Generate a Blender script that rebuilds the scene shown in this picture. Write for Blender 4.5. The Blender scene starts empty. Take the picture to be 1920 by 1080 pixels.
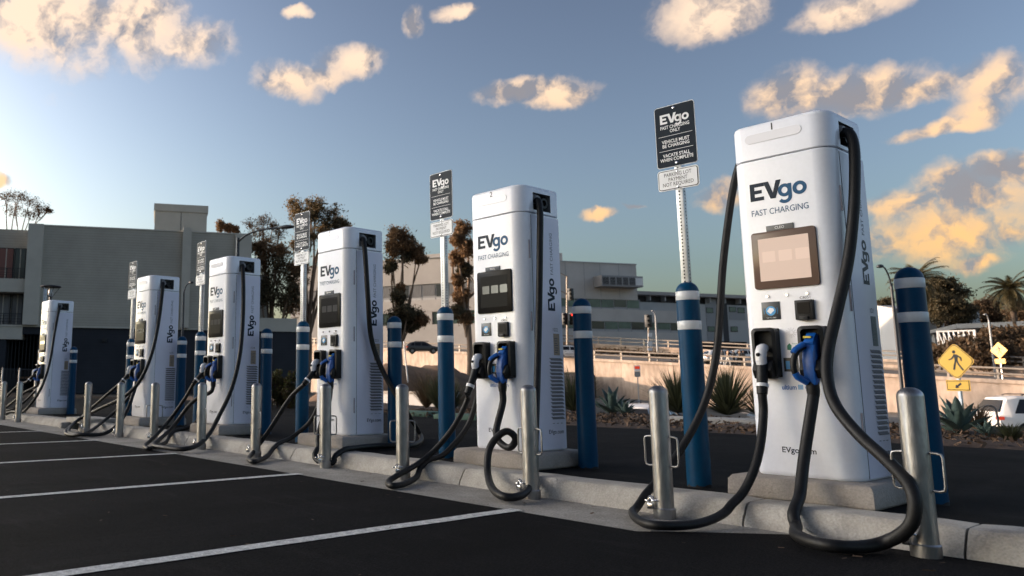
import bpy, bmesh, math, random
import numpy as np
from mathutils import Vector, Matrix
R = math.radians
random.seed(7); RNG = np.random.default_rng(7)
SC = bpy.context.scene
COL = SC.collection

# ------------------------------------------------------------------ camera
CX, CY, FPX = 623.4655, 493.8725, 1469.0441          # principal point and focal length, photo pixels
YAW, PITCH, ROLL = R(52.799), R(8.6438), R(0.2977)
CAM = Vector((1.3097, -4.7984, 0.8179))
FW = Vector((-math.sin(YAW)*math.cos(PITCH), math.cos(YAW)*math.cos(PITCH), math.sin(PITCH)))
_rt = Vector((math.cos(YAW), math.sin(YAW), 0)); _up = _rt.cross(FW)
RT = _rt*math.cos(ROLL) + _up*math.sin(ROLL); UP = -_rt*math.sin(ROLL) + _up*math.cos(ROLL)
cd = bpy.data.cameras.new('camera'); cam = bpy.data.objects.new('camera', cd); COL.objects.link(cam)
cam.matrix_world = Matrix(((RT.x, UP.x, -FW.x, CAM.x), (RT.y, UP.y, -FW.y, CAM.y), (RT.z, UP.z, -FW.z, CAM.z), (0, 0, 0, 1)))
cd.sensor_width = 36; cd.sensor_fit = 'HORIZONTAL'; cd.lens = FPX/1920*36
cd.shift_x = (960-CX)/1920; cd.shift_y = (CY-540)/1920
cd.clip_start = .05; cd.clip_end = 6000
cd.dof.use_dof = True; cd.dof.focus_distance = 5.6; cd.dof.aperture_fstop = 3.2
SC.camera = cam
SC.render.resolution_x = 1024; SC.render.resolution_y = 576

# ------------------------------------------------------------------ sky and sun
SUN_AZ = Vector((-.821, -.571, 0)); SUN_EL = R(9)
SKY_STRENGTH = .15
EXPOSURE = .86
SKY_GAMMA, SKY_PIVOT = 2.05, 2.3
SC.view_settings.view_transform = 'Standard'; SC.view_settings.look = 'None'
SC.view_settings.gamma = 1; SC.view_settings.exposure = EXPOSURE
sl = bpy.data.lights.new('sun', 'SUN'); sl.energy = 4.8; sl.angle = R(.6); sl.color = (1, .72, .50)
so = bpy.data.objects.new('sun', sl); COL.objects.link(so)
SUN_DIR = (SUN_AZ.normalized()*math.cos(SUN_EL) + Vector((0, 0, math.sin(SUN_EL)))).normalized()
so.rotation_euler = (-SUN_DIR).to_track_quat('-Z', 'Y').to_euler()
so.location = (-20, -40, 30)

def ray(px, py): return FW + RT*((px-CX)/FPX) - UP*((py-CY)/FPX)
def at(px, py, depth): return CAM + ray(px, py)*depth
def onz(px, py, z): v = ray(px, py); return CAM + v*((z-CAM.z)/v.z)
def ony(px, py, y): v = ray(px, py); return CAM + v*((y-CAM.y)/v.y)
def onx(px, py, x): v = ray(px, py); return CAM + v*((x-CAM.x)/v.x)

def make_world():
    w = bpy.data.worlds.new('World'); SC.world = w; w.use_nodes = True
    nt = w.node_tree; N = nt.nodes; L = nt.links
    for n in list(N): N.remove(n)
    def nd(t, **k):
        n = N.new(t)
        for a, b in k.items(): setattr(n, a, b)
        return n
    def mth(op, a, b=None, c=None, clamp=False):
        n = nd('ShaderNodeMath', operation=op, use_clamp=clamp)
        for i, v in enumerate((a, b, c)):
            if v is None: continue
            if isinstance(v, (int, float)): n.inputs[i].default_value = v
            else: L.new(v, n.inputs[i])
        return n.outputs[0]
    def vm(op, a, b, out=0):
        n = nd('ShaderNodeVectorMath', operation=op)
        for i, v in enumerate((a, b)):
            if v is None: continue
            if isinstance(v, (tuple, list, Vector)): n.inputs[i].default_value = tuple(v)
            else: L.new(v, n.inputs[i])
        return n.outputs[out]
    sky = nd('ShaderNodeTexSky', sky_type='NISHITA'); sky.sun_disc = False
    sky.sun_elevation = SUN_EL; sky.sun_rotation = math.atan2(SUN_AZ.x, SUN_AZ.y)
    sky.altitude = 30; sky.air_density = 1.0; sky.dust_density = 3.6; sky.ozone_density = 2.0
    tc = nd('ShaderNodeTexCoord'); d = tc.outputs['Generated']
    def fbm(vec, scale, detail, rough):
        n = nd('ShaderNodeTexNoise'); n.inputs['Scale'].default_value = scale; n.inputs['Detail'].default_value = detail
        n.inputs['Roughness'].default_value = rough; L.new(vec, n.inputs['Vector']); return n
    wob = fbm(d, 11, 5, .6)
    wv = vm('SUBTRACT', wob.outputs['Color'], (.5, .5, .5))
    sc = nd('ShaderNodeVectorMath', operation='SCALE'); L.new(wv, sc.inputs[0]); sc.inputs[3].default_value = .055
    dw = vm('ADD', d, sc.outputs[0])
    # clouds: photo position of the middle, half sizes, and how grey each one is
    blobs = [(70, 25, 260, 95, 0), (250, 50, 150, 72, 0), (350, 76, 95, 54, 0), (550, 152, 62, 36, 0), (655, 118, 66, 32, 0), (605, 142, 60, 22, .2),
             (552, 37, 30, 13, 0), (782, 38, 26, 30, .6), (860, 17, 42, 13, 0), (960, 170, 75, 26, 1), (1040, 180, 75, 30, .15),
             (1325, 25, 95, 48, .15), (1580, 12, 85, 30, .1), (1480, 172, 62, 48, .35), (1590, 172, 110, 36, .75), (1730, 165, 75, 22, .1),
             (1870, 160, 60, 42, .1), (1775, 235, 70, 14, 0), (1835, 205, 42, 24, 0), (1690, 395, 62, 34, .0), (1800, 365, 80, 46, .8), (1880, 318, 60, 28, .8),
             (1755, 440, 130, 44, .0), (1910, 437, 30, 20, 0), (1828, 492, 36, 13, 0), (1350, 368, 42, 24, .7), (1115, 410, 36, 13, .1),
             (1190, 386, 26, 6, 1), (0, 340, 22, 12, 0)]
    dirs = [(ray(x, y).normalized(), rx/FPX, ry/FPX, g) for x, y, rx, ry, g in blobs]
    rg = random.Random(3)                                  # the same kind of broken cloud over the rest of the sky
    for _ in range(8):
        az = YAW + R(rg.uniform(70, 290)); el = R(rg.uniform(8, 55))
        dirs.append((Vector((-math.sin(az)*math.cos(el), math.cos(az)*math.cos(el), math.sin(el))), rg.uniform(.05, .13), rg.uniform(.02, .045), rg.uniform(0, .7)))
    m = None; g = None
    for c, sx, sy, gr in dirs:
        r = Vector((c.y, -c.x, 0)).normalized(); u = r.cross(c)
        mp = nd('ShaderNodeMapping', vector_type='TEXTURE'); L.new(dw, mp.inputs[0])
        rot = Matrix((r, u, r.cross(u))).transposed()
        mp.inputs['Rotation'].default_value = rot.to_euler('XYZ'); mp.inputs['Scale'].default_value = (sx, sy, 1e6)
        q = vm('DOT_PRODUCT', mp.outputs[0], mp.outputs[0], 1)
        m = q if m is None else mth('SMOOTH_MIN', m, q, .25)
        if gr > .3:
            h = mth('MULTIPLY_ADD', q, -gr*1.35, gr*1.35)
            g = h if g is None else mth('MAXIMUM', g, h)
    m = mth('MAXIMUM', mth('MULTIPLY_ADD', m, -1.5, 1.5), -1.2); g = mth('MAXIMUM', g, 0.0)
    n1 = fbm(dw, 16, 8, .57)
    shift = vm('ADD', dw, SUN_DIR*.014)
    n2 = fbm(shift, 16, 8, .57)
    dens = mth('ADD', m, mth('MULTIPLY', mth('SUBTRACT', n1.outputs[0], .5), 3.4))
    ss = nd('ShaderNodeMapRange', interpolation_type='SMOOTHSTEP'); L.new(dens, ss.inputs[0])
    ss.inputs[1].default_value = -.55; ss.inputs[2].default_value = 1.75
    relief = mth('MULTIPLY', mth('SUBTRACT', n1.outputs[0], n2.outputs[0]), 7.0)
    lit = mth('SUBTRACT', mth('ADD', .78, relief), g, clamp=True)
    # cloud colours: sunlit cream to peach, and blue-grey shade
    low = nd('ShaderNodeSeparateXYZ'); L.new(d, low.inputs[0])
    hi = nd('ShaderNodeMapRange'); L.new(low.outputs[2], hi.inputs[0]); hi.inputs[1].default_value = .15; hi.inputs[2].default_value = .40
    ramp = nd('ShaderNodeMix', data_type='RGBA'); L.new(hi.outputs[0], ramp.inputs[0])
    ramp.inputs[6].default_value = (4.4, 2.55, 1.0, 1); ramp.inputs[7].default_value = (4.4, 3.3, 2.4, 1)
    cm = nd('ShaderNodeMix', data_type='RGBA'); L.new(lit, cm.inputs[0]); cm.inputs[6].default_value = (1.25, 1.18, 1.25, 1); L.new(ramp.outputs[2], cm.inputs[7])
    # contrast of the evening sky: pale and bright towards the sun, deep blue away from it
    gm = nd('ShaderNodeGamma'); gm.inputs[1].default_value = SKY_GAMMA
    pre = nd('ShaderNodeVectorMath', operation='SCALE'); L.new(sky.outputs[0], pre.inputs[0]); pre.inputs[3].default_value = 1/SKY_PIVOT; L.new(pre.outputs[0], gm.inputs[0])
    post = nd('ShaderNodeVectorMath', operation='MULTIPLY'); L.new(gm.outputs[0], post.inputs[0]); post.inputs[1].default_value = (SKY_PIVOT*1.42, SKY_PIVOT*1.17, SKY_PIVOT)
    den = nd('ShaderNodeVectorMath', operation='MULTIPLY_ADD'); L.new(post.outputs[0], den.inputs[0]); den.inputs[1].default_value = (1/60, 1/68, 1/112); den.inputs[2].default_value = (1, 1, 1)
    div = nd('ShaderNodeVectorMath', operation='DIVIDE'); L.new(post.outputs[0], div.inputs[0]); L.new(den.outputs[0], div.inputs[1])
    hs = nd('ShaderNodeHueSaturation'); hs.inputs['Saturation'].default_value = .68; L.new(div.outputs[0], hs.inputs['Color']); post = hs
    mix = nd('ShaderNodeMix', data_type='RGBA')
    L.new(mth('MULTIPLY', ss.outputs[0], .93), mix.inputs[0]); L.new(post.outputs[0], mix.inputs[6]); L.new(cm.outputs[2], mix.inputs[7])
    bg = nd('ShaderNodeBackground'); bg.inputs[1].default_value = SKY_STRENGTH; L.new(mix.outputs[2], bg.inputs[0])
    out = nd('ShaderNodeOutputWorld'); L.new(bg.outputs[0], out.inputs[0])
make_world()

# ------------------------------------------------------------------ materials
M = {}
def mat(name, col, rough=.6, metal=0, var=0, vscale=8, col2=None, bump=0, bscale=60, emit=None, estr=0, spec=.5, stretch=None, island=0, coat=0, fine=0, fscale=300):
    m = bpy.data.materials.new(name); m.use_nodes = True; M[name] = m
    nt = m.node_tree; N = nt.nodes; L = nt.links; b = N['Principled BSDF']
    c = (*col, 1); b.inputs['Base Color'].default_value = c
    b.inputs['Roughness'].default_value = rough; b.inputs['Metallic'].default_value = metal
    b.inputs['Specular IOR Level'].default_value = spec
    if coat: b.inputs['Coat Weight'].default_value = coat; b.inputs['Coat Roughness'].default_value = .12
    if emit: b.inputs['Emission Color'].default_value = (*emit, 1); b.inputs['Emission Strength'].default_value = estr
    if var or bump or island or fine:
        tc = N.new('ShaderNodeTexCoord'); src = tc.outputs['Object']
        if stretch:
            mp = N.new('ShaderNodeMapping'); mp.inputs['Scale'].default_value = stretch; L.new(src, mp.inputs[0]); src = mp.outputs[0]
    cur = None
    if var:
        n = N.new('ShaderNodeTexNoise'); n.inputs['Scale'].default_value = vscale; n.inputs['Detail'].default_value = 8; n.inputs['Roughness'].default_value = .65
        L.new(src, n.inputs['Vector'])
        rp = N.new('ShaderNodeValToRGB'); rp.color_ramp.elements[0].position = .34; rp.color_ramp.elements[1].position = .66
        c2 = col2 if col2 else tuple(v*(1-var) for v in col)
        rp.color_ramp.elements[0].color = (*c2, 1); rp.color_ramp.elements[1].color = c
        L.new(n.outputs['Fac'], rp.inputs[0]); cur = rp.outputs[0]
        rr = N.new('ShaderNodeMapRange'); L.new(n.outputs['Fac'], rr.inputs[0]); rr.inputs[3].default_value = min(1, rough+.12); rr.inputs[4].default_value = max(.03, rough-.1)
        L.new(rr.outputs[0], b.inputs['Roughness'])
    if fine:
        n = N.new('ShaderNodeTexNoise'); n.inputs['Scale'].default_value = fscale; n.inputs['Detail'].default_value = 3
        L.new(src, n.inputs['Vector'])
        mr = N.new('ShaderNodeMapRange'); L.new(n.outputs['Fac'], mr.inputs[0]); mr.inputs[1].default_value = .3; mr.inputs[2].default_value = .7
        mr.inputs[3].default_value = 1-fine; mr.inputs[4].default_value = 1+fine
        mx = N.new('ShaderNodeVectorMath'); mx.operation = 'SCALE'; L.new(mr.outputs[0], mx.inputs[3])
        if cur: L.new(cur, mx.inputs[0])
        else: mx.inputs[0].default_value = col
        cur = mx.outputs[0]
    if island:
        g = N.new('ShaderNodeNewGeometry'); mx = N.new('ShaderNodeMix'); mx.data_type = 'RGBA'
        L.new(g.outputs['Random Per Island'], mx.inputs[0])
        mx.inputs[6].default_value = c; mx.inputs[7].default_value = (*(col2 or col), 1); cur = mx.outputs[2]
    if cur: L.new(cur, b.inputs['Base Color'])
    if bump:
        n = N.new('ShaderNodeTexNoise'); n.inputs['Scale'].default_value = bscale; n.inputs['Detail'].default_value = 6
        L.new(src, n.inputs['Vector']); bp = N.new('ShaderNodeBump'); bp.inputs['Strength'].default_value = bump; bp.inputs['Distance'].default_value = .01
        L.new(n.outputs['Fac'], bp.inputs['Height']); L.new(bp.outputs[0], b.inputs['Normal'])
    return m
mat('asphalt', (.0092, .0089, .0097), .82, var=1, vscale=.8, stretch=(1, .45, 1), col2=(.005, .005, .0055), bump=1, bscale=140, fine=.75, fscale=95, spec=.06)
mat('old_asphalt', (.0135, .013, .0135), .85, var=1, vscale=.9, col2=(.008, .008, .0085), bump=.9, bscale=120, fine=.5, fscale=150, spec=.06)
mat('street', (.16, .15, .14), .9, var=.4, vscale=.5)
mat('line_paint', (.66, .66, .64), .7, var=1, vscale=22, col2=(.33, .33, .33), bump=.5, bscale=180, fine=.35, fscale=140)
mat('concrete', (.42, .395, .36), .85, var=1, vscale=3.2, col2=(.27, .25, .225), bump=.7, bscale=45, fine=.14, fscale=90)
mat('gutter', (.30, .285, .26), .88, var=1, vscale=2.4, col2=(.19, .175, .155), bump=.6, bscale=70, fine=.3, fscale=80)
mat('plinth', (.33, .295, .265), .9, var=1, vscale=3.5, col2=(.25, .22, .195), bump=.7, bscale=60, fine=.12, fscale=90)
mat('white_shell', (.80, .815, .875), .32, var=.05, vscale=2.5, fine=.015, fscale=40, coat=.25)
mat('panel_white', (.70, .70, .82), .38, var=.06, vscale=2)
mat('seam', (.05, .05, .055), .8)
mat('light_bar', (.70, .70, .75), .25)
mat('recess', (.20, .20, .21), .6)
mat('black', (.008, .008, .009), .42, spec=.25, var=.3, vscale=30, bump=.15, bscale=300)
mat('black_deep', (.004, .004, .004), .7)
mat('rubber', (.009, .009, .010), .5, spec=.25, var=.35, vscale=14, fine=.3, fscale=60)
mat('bezel', (.004, .004, .005), .3, spec=.08)
mat('glass_dark', (.007, .007, .007), .3, spec=.04)
mat('screen_bezel_lit', (.13, .085, .065), .15, spec=.2)  # bezel copy with peach light mixed into its base colour
mat('screen_lit', (.45, .36, .31), .15, emit=(1.0, .68, .54), estr=.155, spec=.15)
mat('screen_pale', (.50, .40, .345), .15, emit=(1.0, .69, .545), estr=.185, spec=.15)
mat('screen_icon', (.05, .05, .05), .15, emit=(.5, .5, .5), estr=.012)
mat('navy', (.004, .013, .030), .5, spec=.2)
mat('brand_blue', (.012, .075, .17), .5, spec=.2)
mat('text_grey', (.10, .11, .14), .6)
mat('text_black', (.012, .012, .014), .6)
mat('tag_grey', (.10, .10, .10), .5)
mat('tag_text', (.62, .62, .62), .5)
mat('tag_navy', (.012, .025, .045), .5)
mat('sticker_dark', (.008, .016, .024), .35)
mat('sticker_cyan', (.02, .28, .60), .4)
mat('sticker_white', (.75, .78, .80), .4)
mat('sticker_tan', (.42, .33, .24), .6, var=.25, vscale=60)
mat('sticker_teal', (.05, .10, .13), .5, var=.3, vscale=50)
mat('green', (.03, .22, .13), .6)
mat('ult_blue', (.06, .16, .42), .5)
mat('connector_blue', (.003, .085, .36), .38, var=.2, vscale=40)
mat('connector_white', (.72, .72, .74), .35)
mat('yellow_tag', (.55, .42, .03), .5)
mat('vent', (.17, .165, .18), .7, fine=.5, fscale=260)
mat('vent_slat', (.30, .29, .33), .6)
mat('galv', (.42, .42, .425), .34, metal=.95, var=1, vscale=7, col2=(.19, .19, .195), bump=.3, bscale=40, stretch=(1, 1, .25), fine=.1, fscale=50)
mat('chrome', (.62, .63, .66), .18, metal=1)
mat('sleeve_blue', (.0012, .044, .108), .38, var=.18, vscale=6, bump=.06, bscale=30, fine=.06, fscale=60, spec=.13)
mat('scuff', (.006, .006, .008), .8)
mat('band', (.62, .64, .66), .35, var=.12, vscale=18)
mat('sign_navy', (.008, .016, .028), .5, spec=.12, var=.15, vscale=9)
mat('sign_edge', (.62, .64, .67), .4)
mat('sign_white', (.82, .83, .85), .45, var=.08, vscale=9)
mat('post_steel', (.52, .54, .56), .4, metal=.75, var=.3, vscale=20)
mat('post_hole', (.01, .01, .011), .9)
mat('mulch', (.085, .05, .032), .95, var=1, vscale=9, col2=(.035, .021, .014), bump=1.4, bscale=40)
mat('chips', (.15, .088, .052), .9, island=1, col2=(.03, .018, .011))
mat('lid_green', (.07, .14, .105), .7, var=.3, vscale=8)
mat('olive_siding', (.44, .41, .345), .8, var=.18, vscale=.45)
mat('olive_trim', (.52, .49, .42), .8, var=.12, vscale=.8)
mat('dark_base', (.020, .024, .034), .8, var=.25, vscale=.5)
mat('void', (.004, .004, .004), .9)  # near-black sheets put the shade of openings into colour
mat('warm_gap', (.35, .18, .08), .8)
mat('iron', (.012, .013, .015), .6)
mat('lamp_dark', (.025, .03, .038), .5)
mat('pane', (.03, .032, .035), .12)
mat('pane_curtain', (.16, .16, .165), .5, var=.5, vscale=2, stretch=(4, 4, .3))
mat('pane_red', (.18, .075, .06), .6)
mat('pane_green', (.10, .16, .135), .15, var=.5, vscale=.25)
mat('grey_concrete', (.55, .52, .485), .85, var=.22, vscale=.12)
mat('warm_concrete', (.42, .39, .365), .85, var=.2, vscale=.2)
mat('pale_panel', (.42, .415, .41), .6, var=.12, vscale=.2)
mat('mid_panel', (.26, .26, .265), .6)
mat('bridge', (.50, .395, .32), .9, var=1, vscale=.5, col2=(.34, .26, .205), fine=.2, fscale=3, stretch=(1, 1, .35))
mat('rail', (.33, .28, .235), .55, metal=.3)
mat('louver', (.03, .03, .032), .7)
mat('white_metal', (.7, .7, .7), .5)
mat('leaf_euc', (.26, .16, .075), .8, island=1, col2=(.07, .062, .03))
mat('leaf_rust_lit', (.33, .19, .095), .8, island=1, col2=(.10, .062, .03))  # leaf tone carries the orange of the low sun
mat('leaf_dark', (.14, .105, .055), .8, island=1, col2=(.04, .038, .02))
mat('leaf_dry', (.16, .10, .055), .85, island=1, col2=(.05, .035, .02))
mat('leaf_hedge', (.075, .085, .02), .7, island=1, col2=(.05, .022, .012))
mat('leaf_palm', (.16, .125, .055), .6, island=1, col2=(.05, .045, .02))
mat('blade', (.10, .105, .05), .55, island=1, col2=(.035, .042, .024))
mat('blade_dry', (.20, .13, .075), .7, island=1, col2=(.07, .05, .03))
mat('agave', (.085, .13, .115), .5, var=.35, vscale=5)
mat('bark', (.27, .185, .125), .85, var=.5, vscale=3, stretch=(1, 1, .3))
mat('bark_dark', (.10, .07, .05), .9, var=.4, vscale=4)
mat('dirt', (.16, .098, .06), .95, var=.5, vscale=.8, bump=1, bscale=6)
mat('car_white', (.74, .74, .74), .25, coat=.6)
mat('car_grey', (.18, .19, .20), .3, coat=.5)
mat('car_dark', (.03, .032, .036), .3, coat=.5)
mat('car_glass', (.015, .016, .018), .06)
mat('tyre', (.012, .012, .012), .8)
mat('rim', (.35, .35, .36), .3, metal=.9)
mat('tail_red', (.45, .03, .02), .2, emit=(1, .10, .04), estr=.25)
mat('sign_yellow', (.85, .46, .03), .45)
mat('sign_black', (.01, .01, .01), .6)
mat('signal_red', (.5, .02, .02), .3, emit=(1, .05, .03), estr=1.2)
mat('skin', (.35, .2, .14), .6)
mat('cloth_dark', (.02, .02, .024), .9)
mat('cloth_tan', (.26, .17, .11), .9)
mat('cloth_white', (.55, .53, .5), .9)
mat('brick_far', (.3, .2, .15), .9)
mat('ground_far', (.13, .11, .085), .95, var=.3, vscale=.05)

def scuff(name, col):
    m = M[name]; nt = m.node_tree; N = nt.nodes; L = nt.links; b = N['Principled BSDF']; src = b.inputs['Base Color'].links[0].from_socket
    tc = N.new('ShaderNodeTexCoord'); cur = src
    for sc, scale, lo, hi, k in (((.35, 1.6, 1), 2.2, .56, .78, .55), ((1.5, .3, 1), 1.1, .55, .8, .45), ((1, 1, 1), 160, .66, .72, .9)):
        mp = N.new('ShaderNodeMapping'); mp.inputs['Scale'].default_value = sc; mp.inputs['Rotation'].default_value = (0, 0, .35); L.new(tc.outputs['Object'], mp.inputs[0])
        n = N.new('ShaderNodeTexNoise'); n.inputs['Scale'].default_value = scale; n.inputs['Detail'].default_value = 9; n.inputs['Roughness'].default_value = .7; L.new(mp.outputs[0], n.inputs['Vector'])
        mr = N.new('ShaderNodeMapRange'); L.new(n.outputs['Fac'], mr.inputs[0]); mr.inputs[1].default_value = lo; mr.inputs[2].default_value = hi; mr.inputs[4].default_value = k
        mx = N.new('ShaderNodeMix'); mx.data_type = 'RGBA'; L.new(mr.outputs[0], mx.inputs[0]); L.new(cur, mx.inputs[6]); mx.inputs[7].default_value = (*col, 1); cur = mx.outputs[2]
    L.new(cur, b.inputs['Base Color'])
scuff('asphalt', (.032, .030, .030)); scuff('old_asphalt', (.04, .038, .037))
def translucent(name, k=.4):
    m = M[name]; nt = m.node_tree; N = nt.nodes; L = nt.links; b = N['Principled BSDF']; out = [n for n in N if n.type == 'OUTPUT_MATERIAL'][0]
    tr = N.new('ShaderNodeBsdfTranslucent'); mx = N.new('ShaderNodeMixShader'); mx.inputs[0].default_value = k
    L.new(b.inputs['Base Color'].links[0].from_socket, tr.inputs[0]); L.new(b.outputs[0], mx.inputs[1]); L.new(tr.outputs[0], mx.inputs[2]); L.new(mx.outputs[0], out.inputs[0])
for n_ in ('leaf_euc', 'leaf_rust_lit', 'leaf_dark', 'leaf_dry', 'leaf_hedge', 'leaf_palm', 'blade', 'blade_dry'): translucent(n_)

# ------------------------------------------------------------------ mesh helpers
class MB:
    def __init__(s): s.v = []; s.f = []; s.mi = []
    def add(s, vs, fs, mi=0):
        o = len(s.v); s.v += [tuple(p) for p in vs]
        for f in fs: s.f.append(tuple(o+i for i in f)); s.mi.append(mi)
        return s
    def box(s, x0, x1, y0, y1, z0, z1, mi=0):
        vs = [(x, y, z) for z in (z0, z1) for y in (y0, y1) for x in (x0, x1)]
        return s.add(vs, [(0, 2, 3, 1), (4, 5, 7, 6), (0, 1, 5, 4), (2, 6, 7, 3), (0, 4, 6, 2), (1, 3, 7, 5)], mi)
    def loft(s, rings, cap0=True, cap1=True, mi=0):
        n = len(rings[0]); vs = [p for r in rings for p in r]; fs = []
        for k in range(len(rings)-1):
            for i in range(n):
                j = (i+1) % n; fs.append((k*n+i, k*n+j, (k+1)*n+j, (k+1)*n+i))
        if cap0: fs.append(tuple(reversed(range(n))))
        if cap1: fs.append(tuple((len(rings)-1)*n+i for i in range(n)))
        return s.add(vs, fs, mi)
    def lathe(s, prof, n=24, c=(0, 0), mi=0, cap0=True, cap1=True):
        return s.loft([[(c[0]+r*math.cos(2*math.pi*i/n), c[1]+r*math.sin(2*math.pi*i/n), z) for i in range(n)] for r, z in prof], cap0, cap1, mi)
    def tube(s, pts, r, n=8, mi=0):
        pts = [Vector(p) for p in pts]; rs = r if isinstance(r, (list, tuple)) else [r]*len(pts)
        rings = []; nrm = None
        for i, p in enumerate(pts):
            t = (pts[min(i+1, len(pts)-1)]-pts[max(i-1, 0)])
            if t.length < 1e-9: t = Vector((0, 0, 1))
            t.normalize()
            if nrm is None:
                nrm = t.orthogonal().normalized()
            else:
                nrm = nrm - t*nrm.dot(t)
                nrm = nrm.normalized() if nrm.length > 1e-6 else t.orthogonal().normalized()
            b = t.cross(nrm)
            rings.append([p+(nrm*math.cos(2*math.pi*k/n)+b*math.sin(2*math.pi*k/n))*rs[i] for k in range(n)])
        return s.loft(rings, mi=mi)
    def prism(s, poly, axis, a, b, mi=0):
        def P(u, v, w): return {'x': (w, u, v), 'y': (u, w, v), 'z': (u, v, w)}[axis]
        return s.loft([[P(u, v, a) for u, v in poly], [P(u, v, b) for u, v in poly]], mi=mi)
    def build(s, name, mats, parent=None, smooth=None, bevel=0):
        me = bpy.data.meshes.new(name); me.from_pydata(s.v, [], s.f)
        ms = mats if isinstance(mats, (list, tuple)) else [mats]
        for m in ms: me.materials.append(M[m])
        if len(ms) > 1: me.polygons.foreach_set('material_index', s.mi)
        bm = bmesh.new(); bm.from_mesh(me)
        if bevel:
            es = [e for e in bm.edges if len(e.link_faces) == 2 and e.calc_face_angle(0) > R(40)]
            bmesh.ops.bevel(bm, geom=es, offset=bevel, segments=2, affect='EDGES', profile=.6, clamp_overlap=True)
        bmesh.ops.recalc_face_normals(bm, faces=bm.faces); bm.to_mesh(me); bm.free()
        if smooth or bevel:
            me.shade_smooth(); me.set_sharp_from_angle(angle=R(smooth or 40))
        return mobj(name, me, parent)
def mobj(name, me, parent=None):
    o = bpy.data.objects.new(name, me); COL.objects.link(o)
    if parent is not None: o.parent = parent
    return o
def tag(o, label=None, cat=None, group=None, kind=None):
    if label: o['label'] = label
    if cat: o['category'] = cat
    if group: o['group'] = group
    if kind: o['kind'] = kind
    return o
def thing(name, label, cat, loc=(0, 0, 0), rz=0, group=None):
    o = bpy.data.objects.new(name, None); COL.objects.link(o); o.empty_display_size = .2
    o.location = loc; o.rotation_euler = (0, 0, rz); return tag(o, label, cat, group)
def copy_tree(o, parent=None):
    c = o.copy(); COL.objects.link(c)
    if parent is not None: c.parent = parent
    for ch in list(o.children): copy_tree(ch, c)
    return c
def spline(pts, per=8):
    P = [Vector(p) for p in pts]; P = [P[0]*2-P[1]] + P + [P[-1]*2-P[-2]]; out = []
    for i in range(1, len(P)-2):
        p0, p1, p2, p3 = P[i-1:i+3]
        t0 = 0; t1 = t0+max((p1-p0).length, 1e-4)**.5; t2 = t1+max((p2-p1).length, 1e-4)**.5; t3 = t2+max((p3-p2).length, 1e-4)**.5
        for k in range(per):
            t = t1+(t2-t1)*k/per
            a1 = p0*((t1-t)/(t1-t0))+p1*((t-t0)/(t1-t0)); a2 = p1*((t2-t)/(t2-t1))+p2*((t-t1)/(t2-t1)); a3 = p2*((t3-t)/(t3-t2))+p3*((t-t2)/(t3-t2))
            b1 = a1*((t2-t)/(t2-t0))+a2*((t-t0)/(t2-t0)); b2 = a2*((t3-t)/(t3-t1))+a3*((t-t1)/(t3-t1))
            out.append(b1*((t2-t)/(t2-t1))+b2*((t-t1)/(t2-t1)))
    out.append(P[-2]); return out

# flat lettering: a text mesh fitted into a box w x h (centre at the origin)
def text_mesh(body, w=None, h=None, bold=0, spacing=1, line=1):
    cu = bpy.data.curves.new('lettering', 'FONT'); cu.body = body; cu.size = 1; cu.align_x = 'CENTER'; cu.offset = bold
    cu.space_character = spacing; cu.space_line = line; cu.resolution_u = 3; cu.fill_mode = 'FRONT'
    o = bpy.data.objects.new('tmp', cu); COL.objects.link(o)
    me = bpy.data.meshes.new_from_object(o.evaluated_get(bpy.context.evaluated_depsgraph_get()))
    bpy.data.objects.remove(o); bpy.data.curves.remove(cu)
    n = len(me.vertices); a = np.empty(n*3, 'f'); me.vertices.foreach_get('co', a); a = a.reshape(-1, 3)
    lo, hi = a.min(0), a.max(0); a -= (lo+hi)/2; sz = hi-lo
    sx = w/sz[0] if w else None; sy = h/sz[1] if h else None
    sx = sx or sy; sy = sy or sx
    a[:, 0] *= sx; a[:, 1] *= sy; a[:, 2] = 0
    return a, [tuple(p.vertices) for p in me.polygons], me
def place_flat(name, a, faces, material, how, c, off, parent):
    # how: 'front' lies on a face looking to -Y, 'side' runs upwards on a face looking to +X, 'sideh' reads level on that face
    if how == 'front': v = [(c[0]+x, off, c[1]+y) for x, y, _ in a]
    elif how == 'side': v = [(off, c[0]-y, c[1]+x) for x, y, _ in a]
    else: v = [(off, c[0]+x, c[1]+y) for x, y, _ in a]
    me = bpy.data.meshes.new(name); me.from_pydata(v, [], faces); me.materials.append(M[material]); me.validate()
    return mobj(name, me, parent)
def letter(body, material, how, c, off, parent, w=None, h=None, bold=0, name='lettering', line=1):
    a, f, me = text_mesh(body, w, h, bold, line=line); o = place_flat(name, a, f, material, how, c, off, parent); bpy.data.meshes.remove(me); return o
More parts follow.
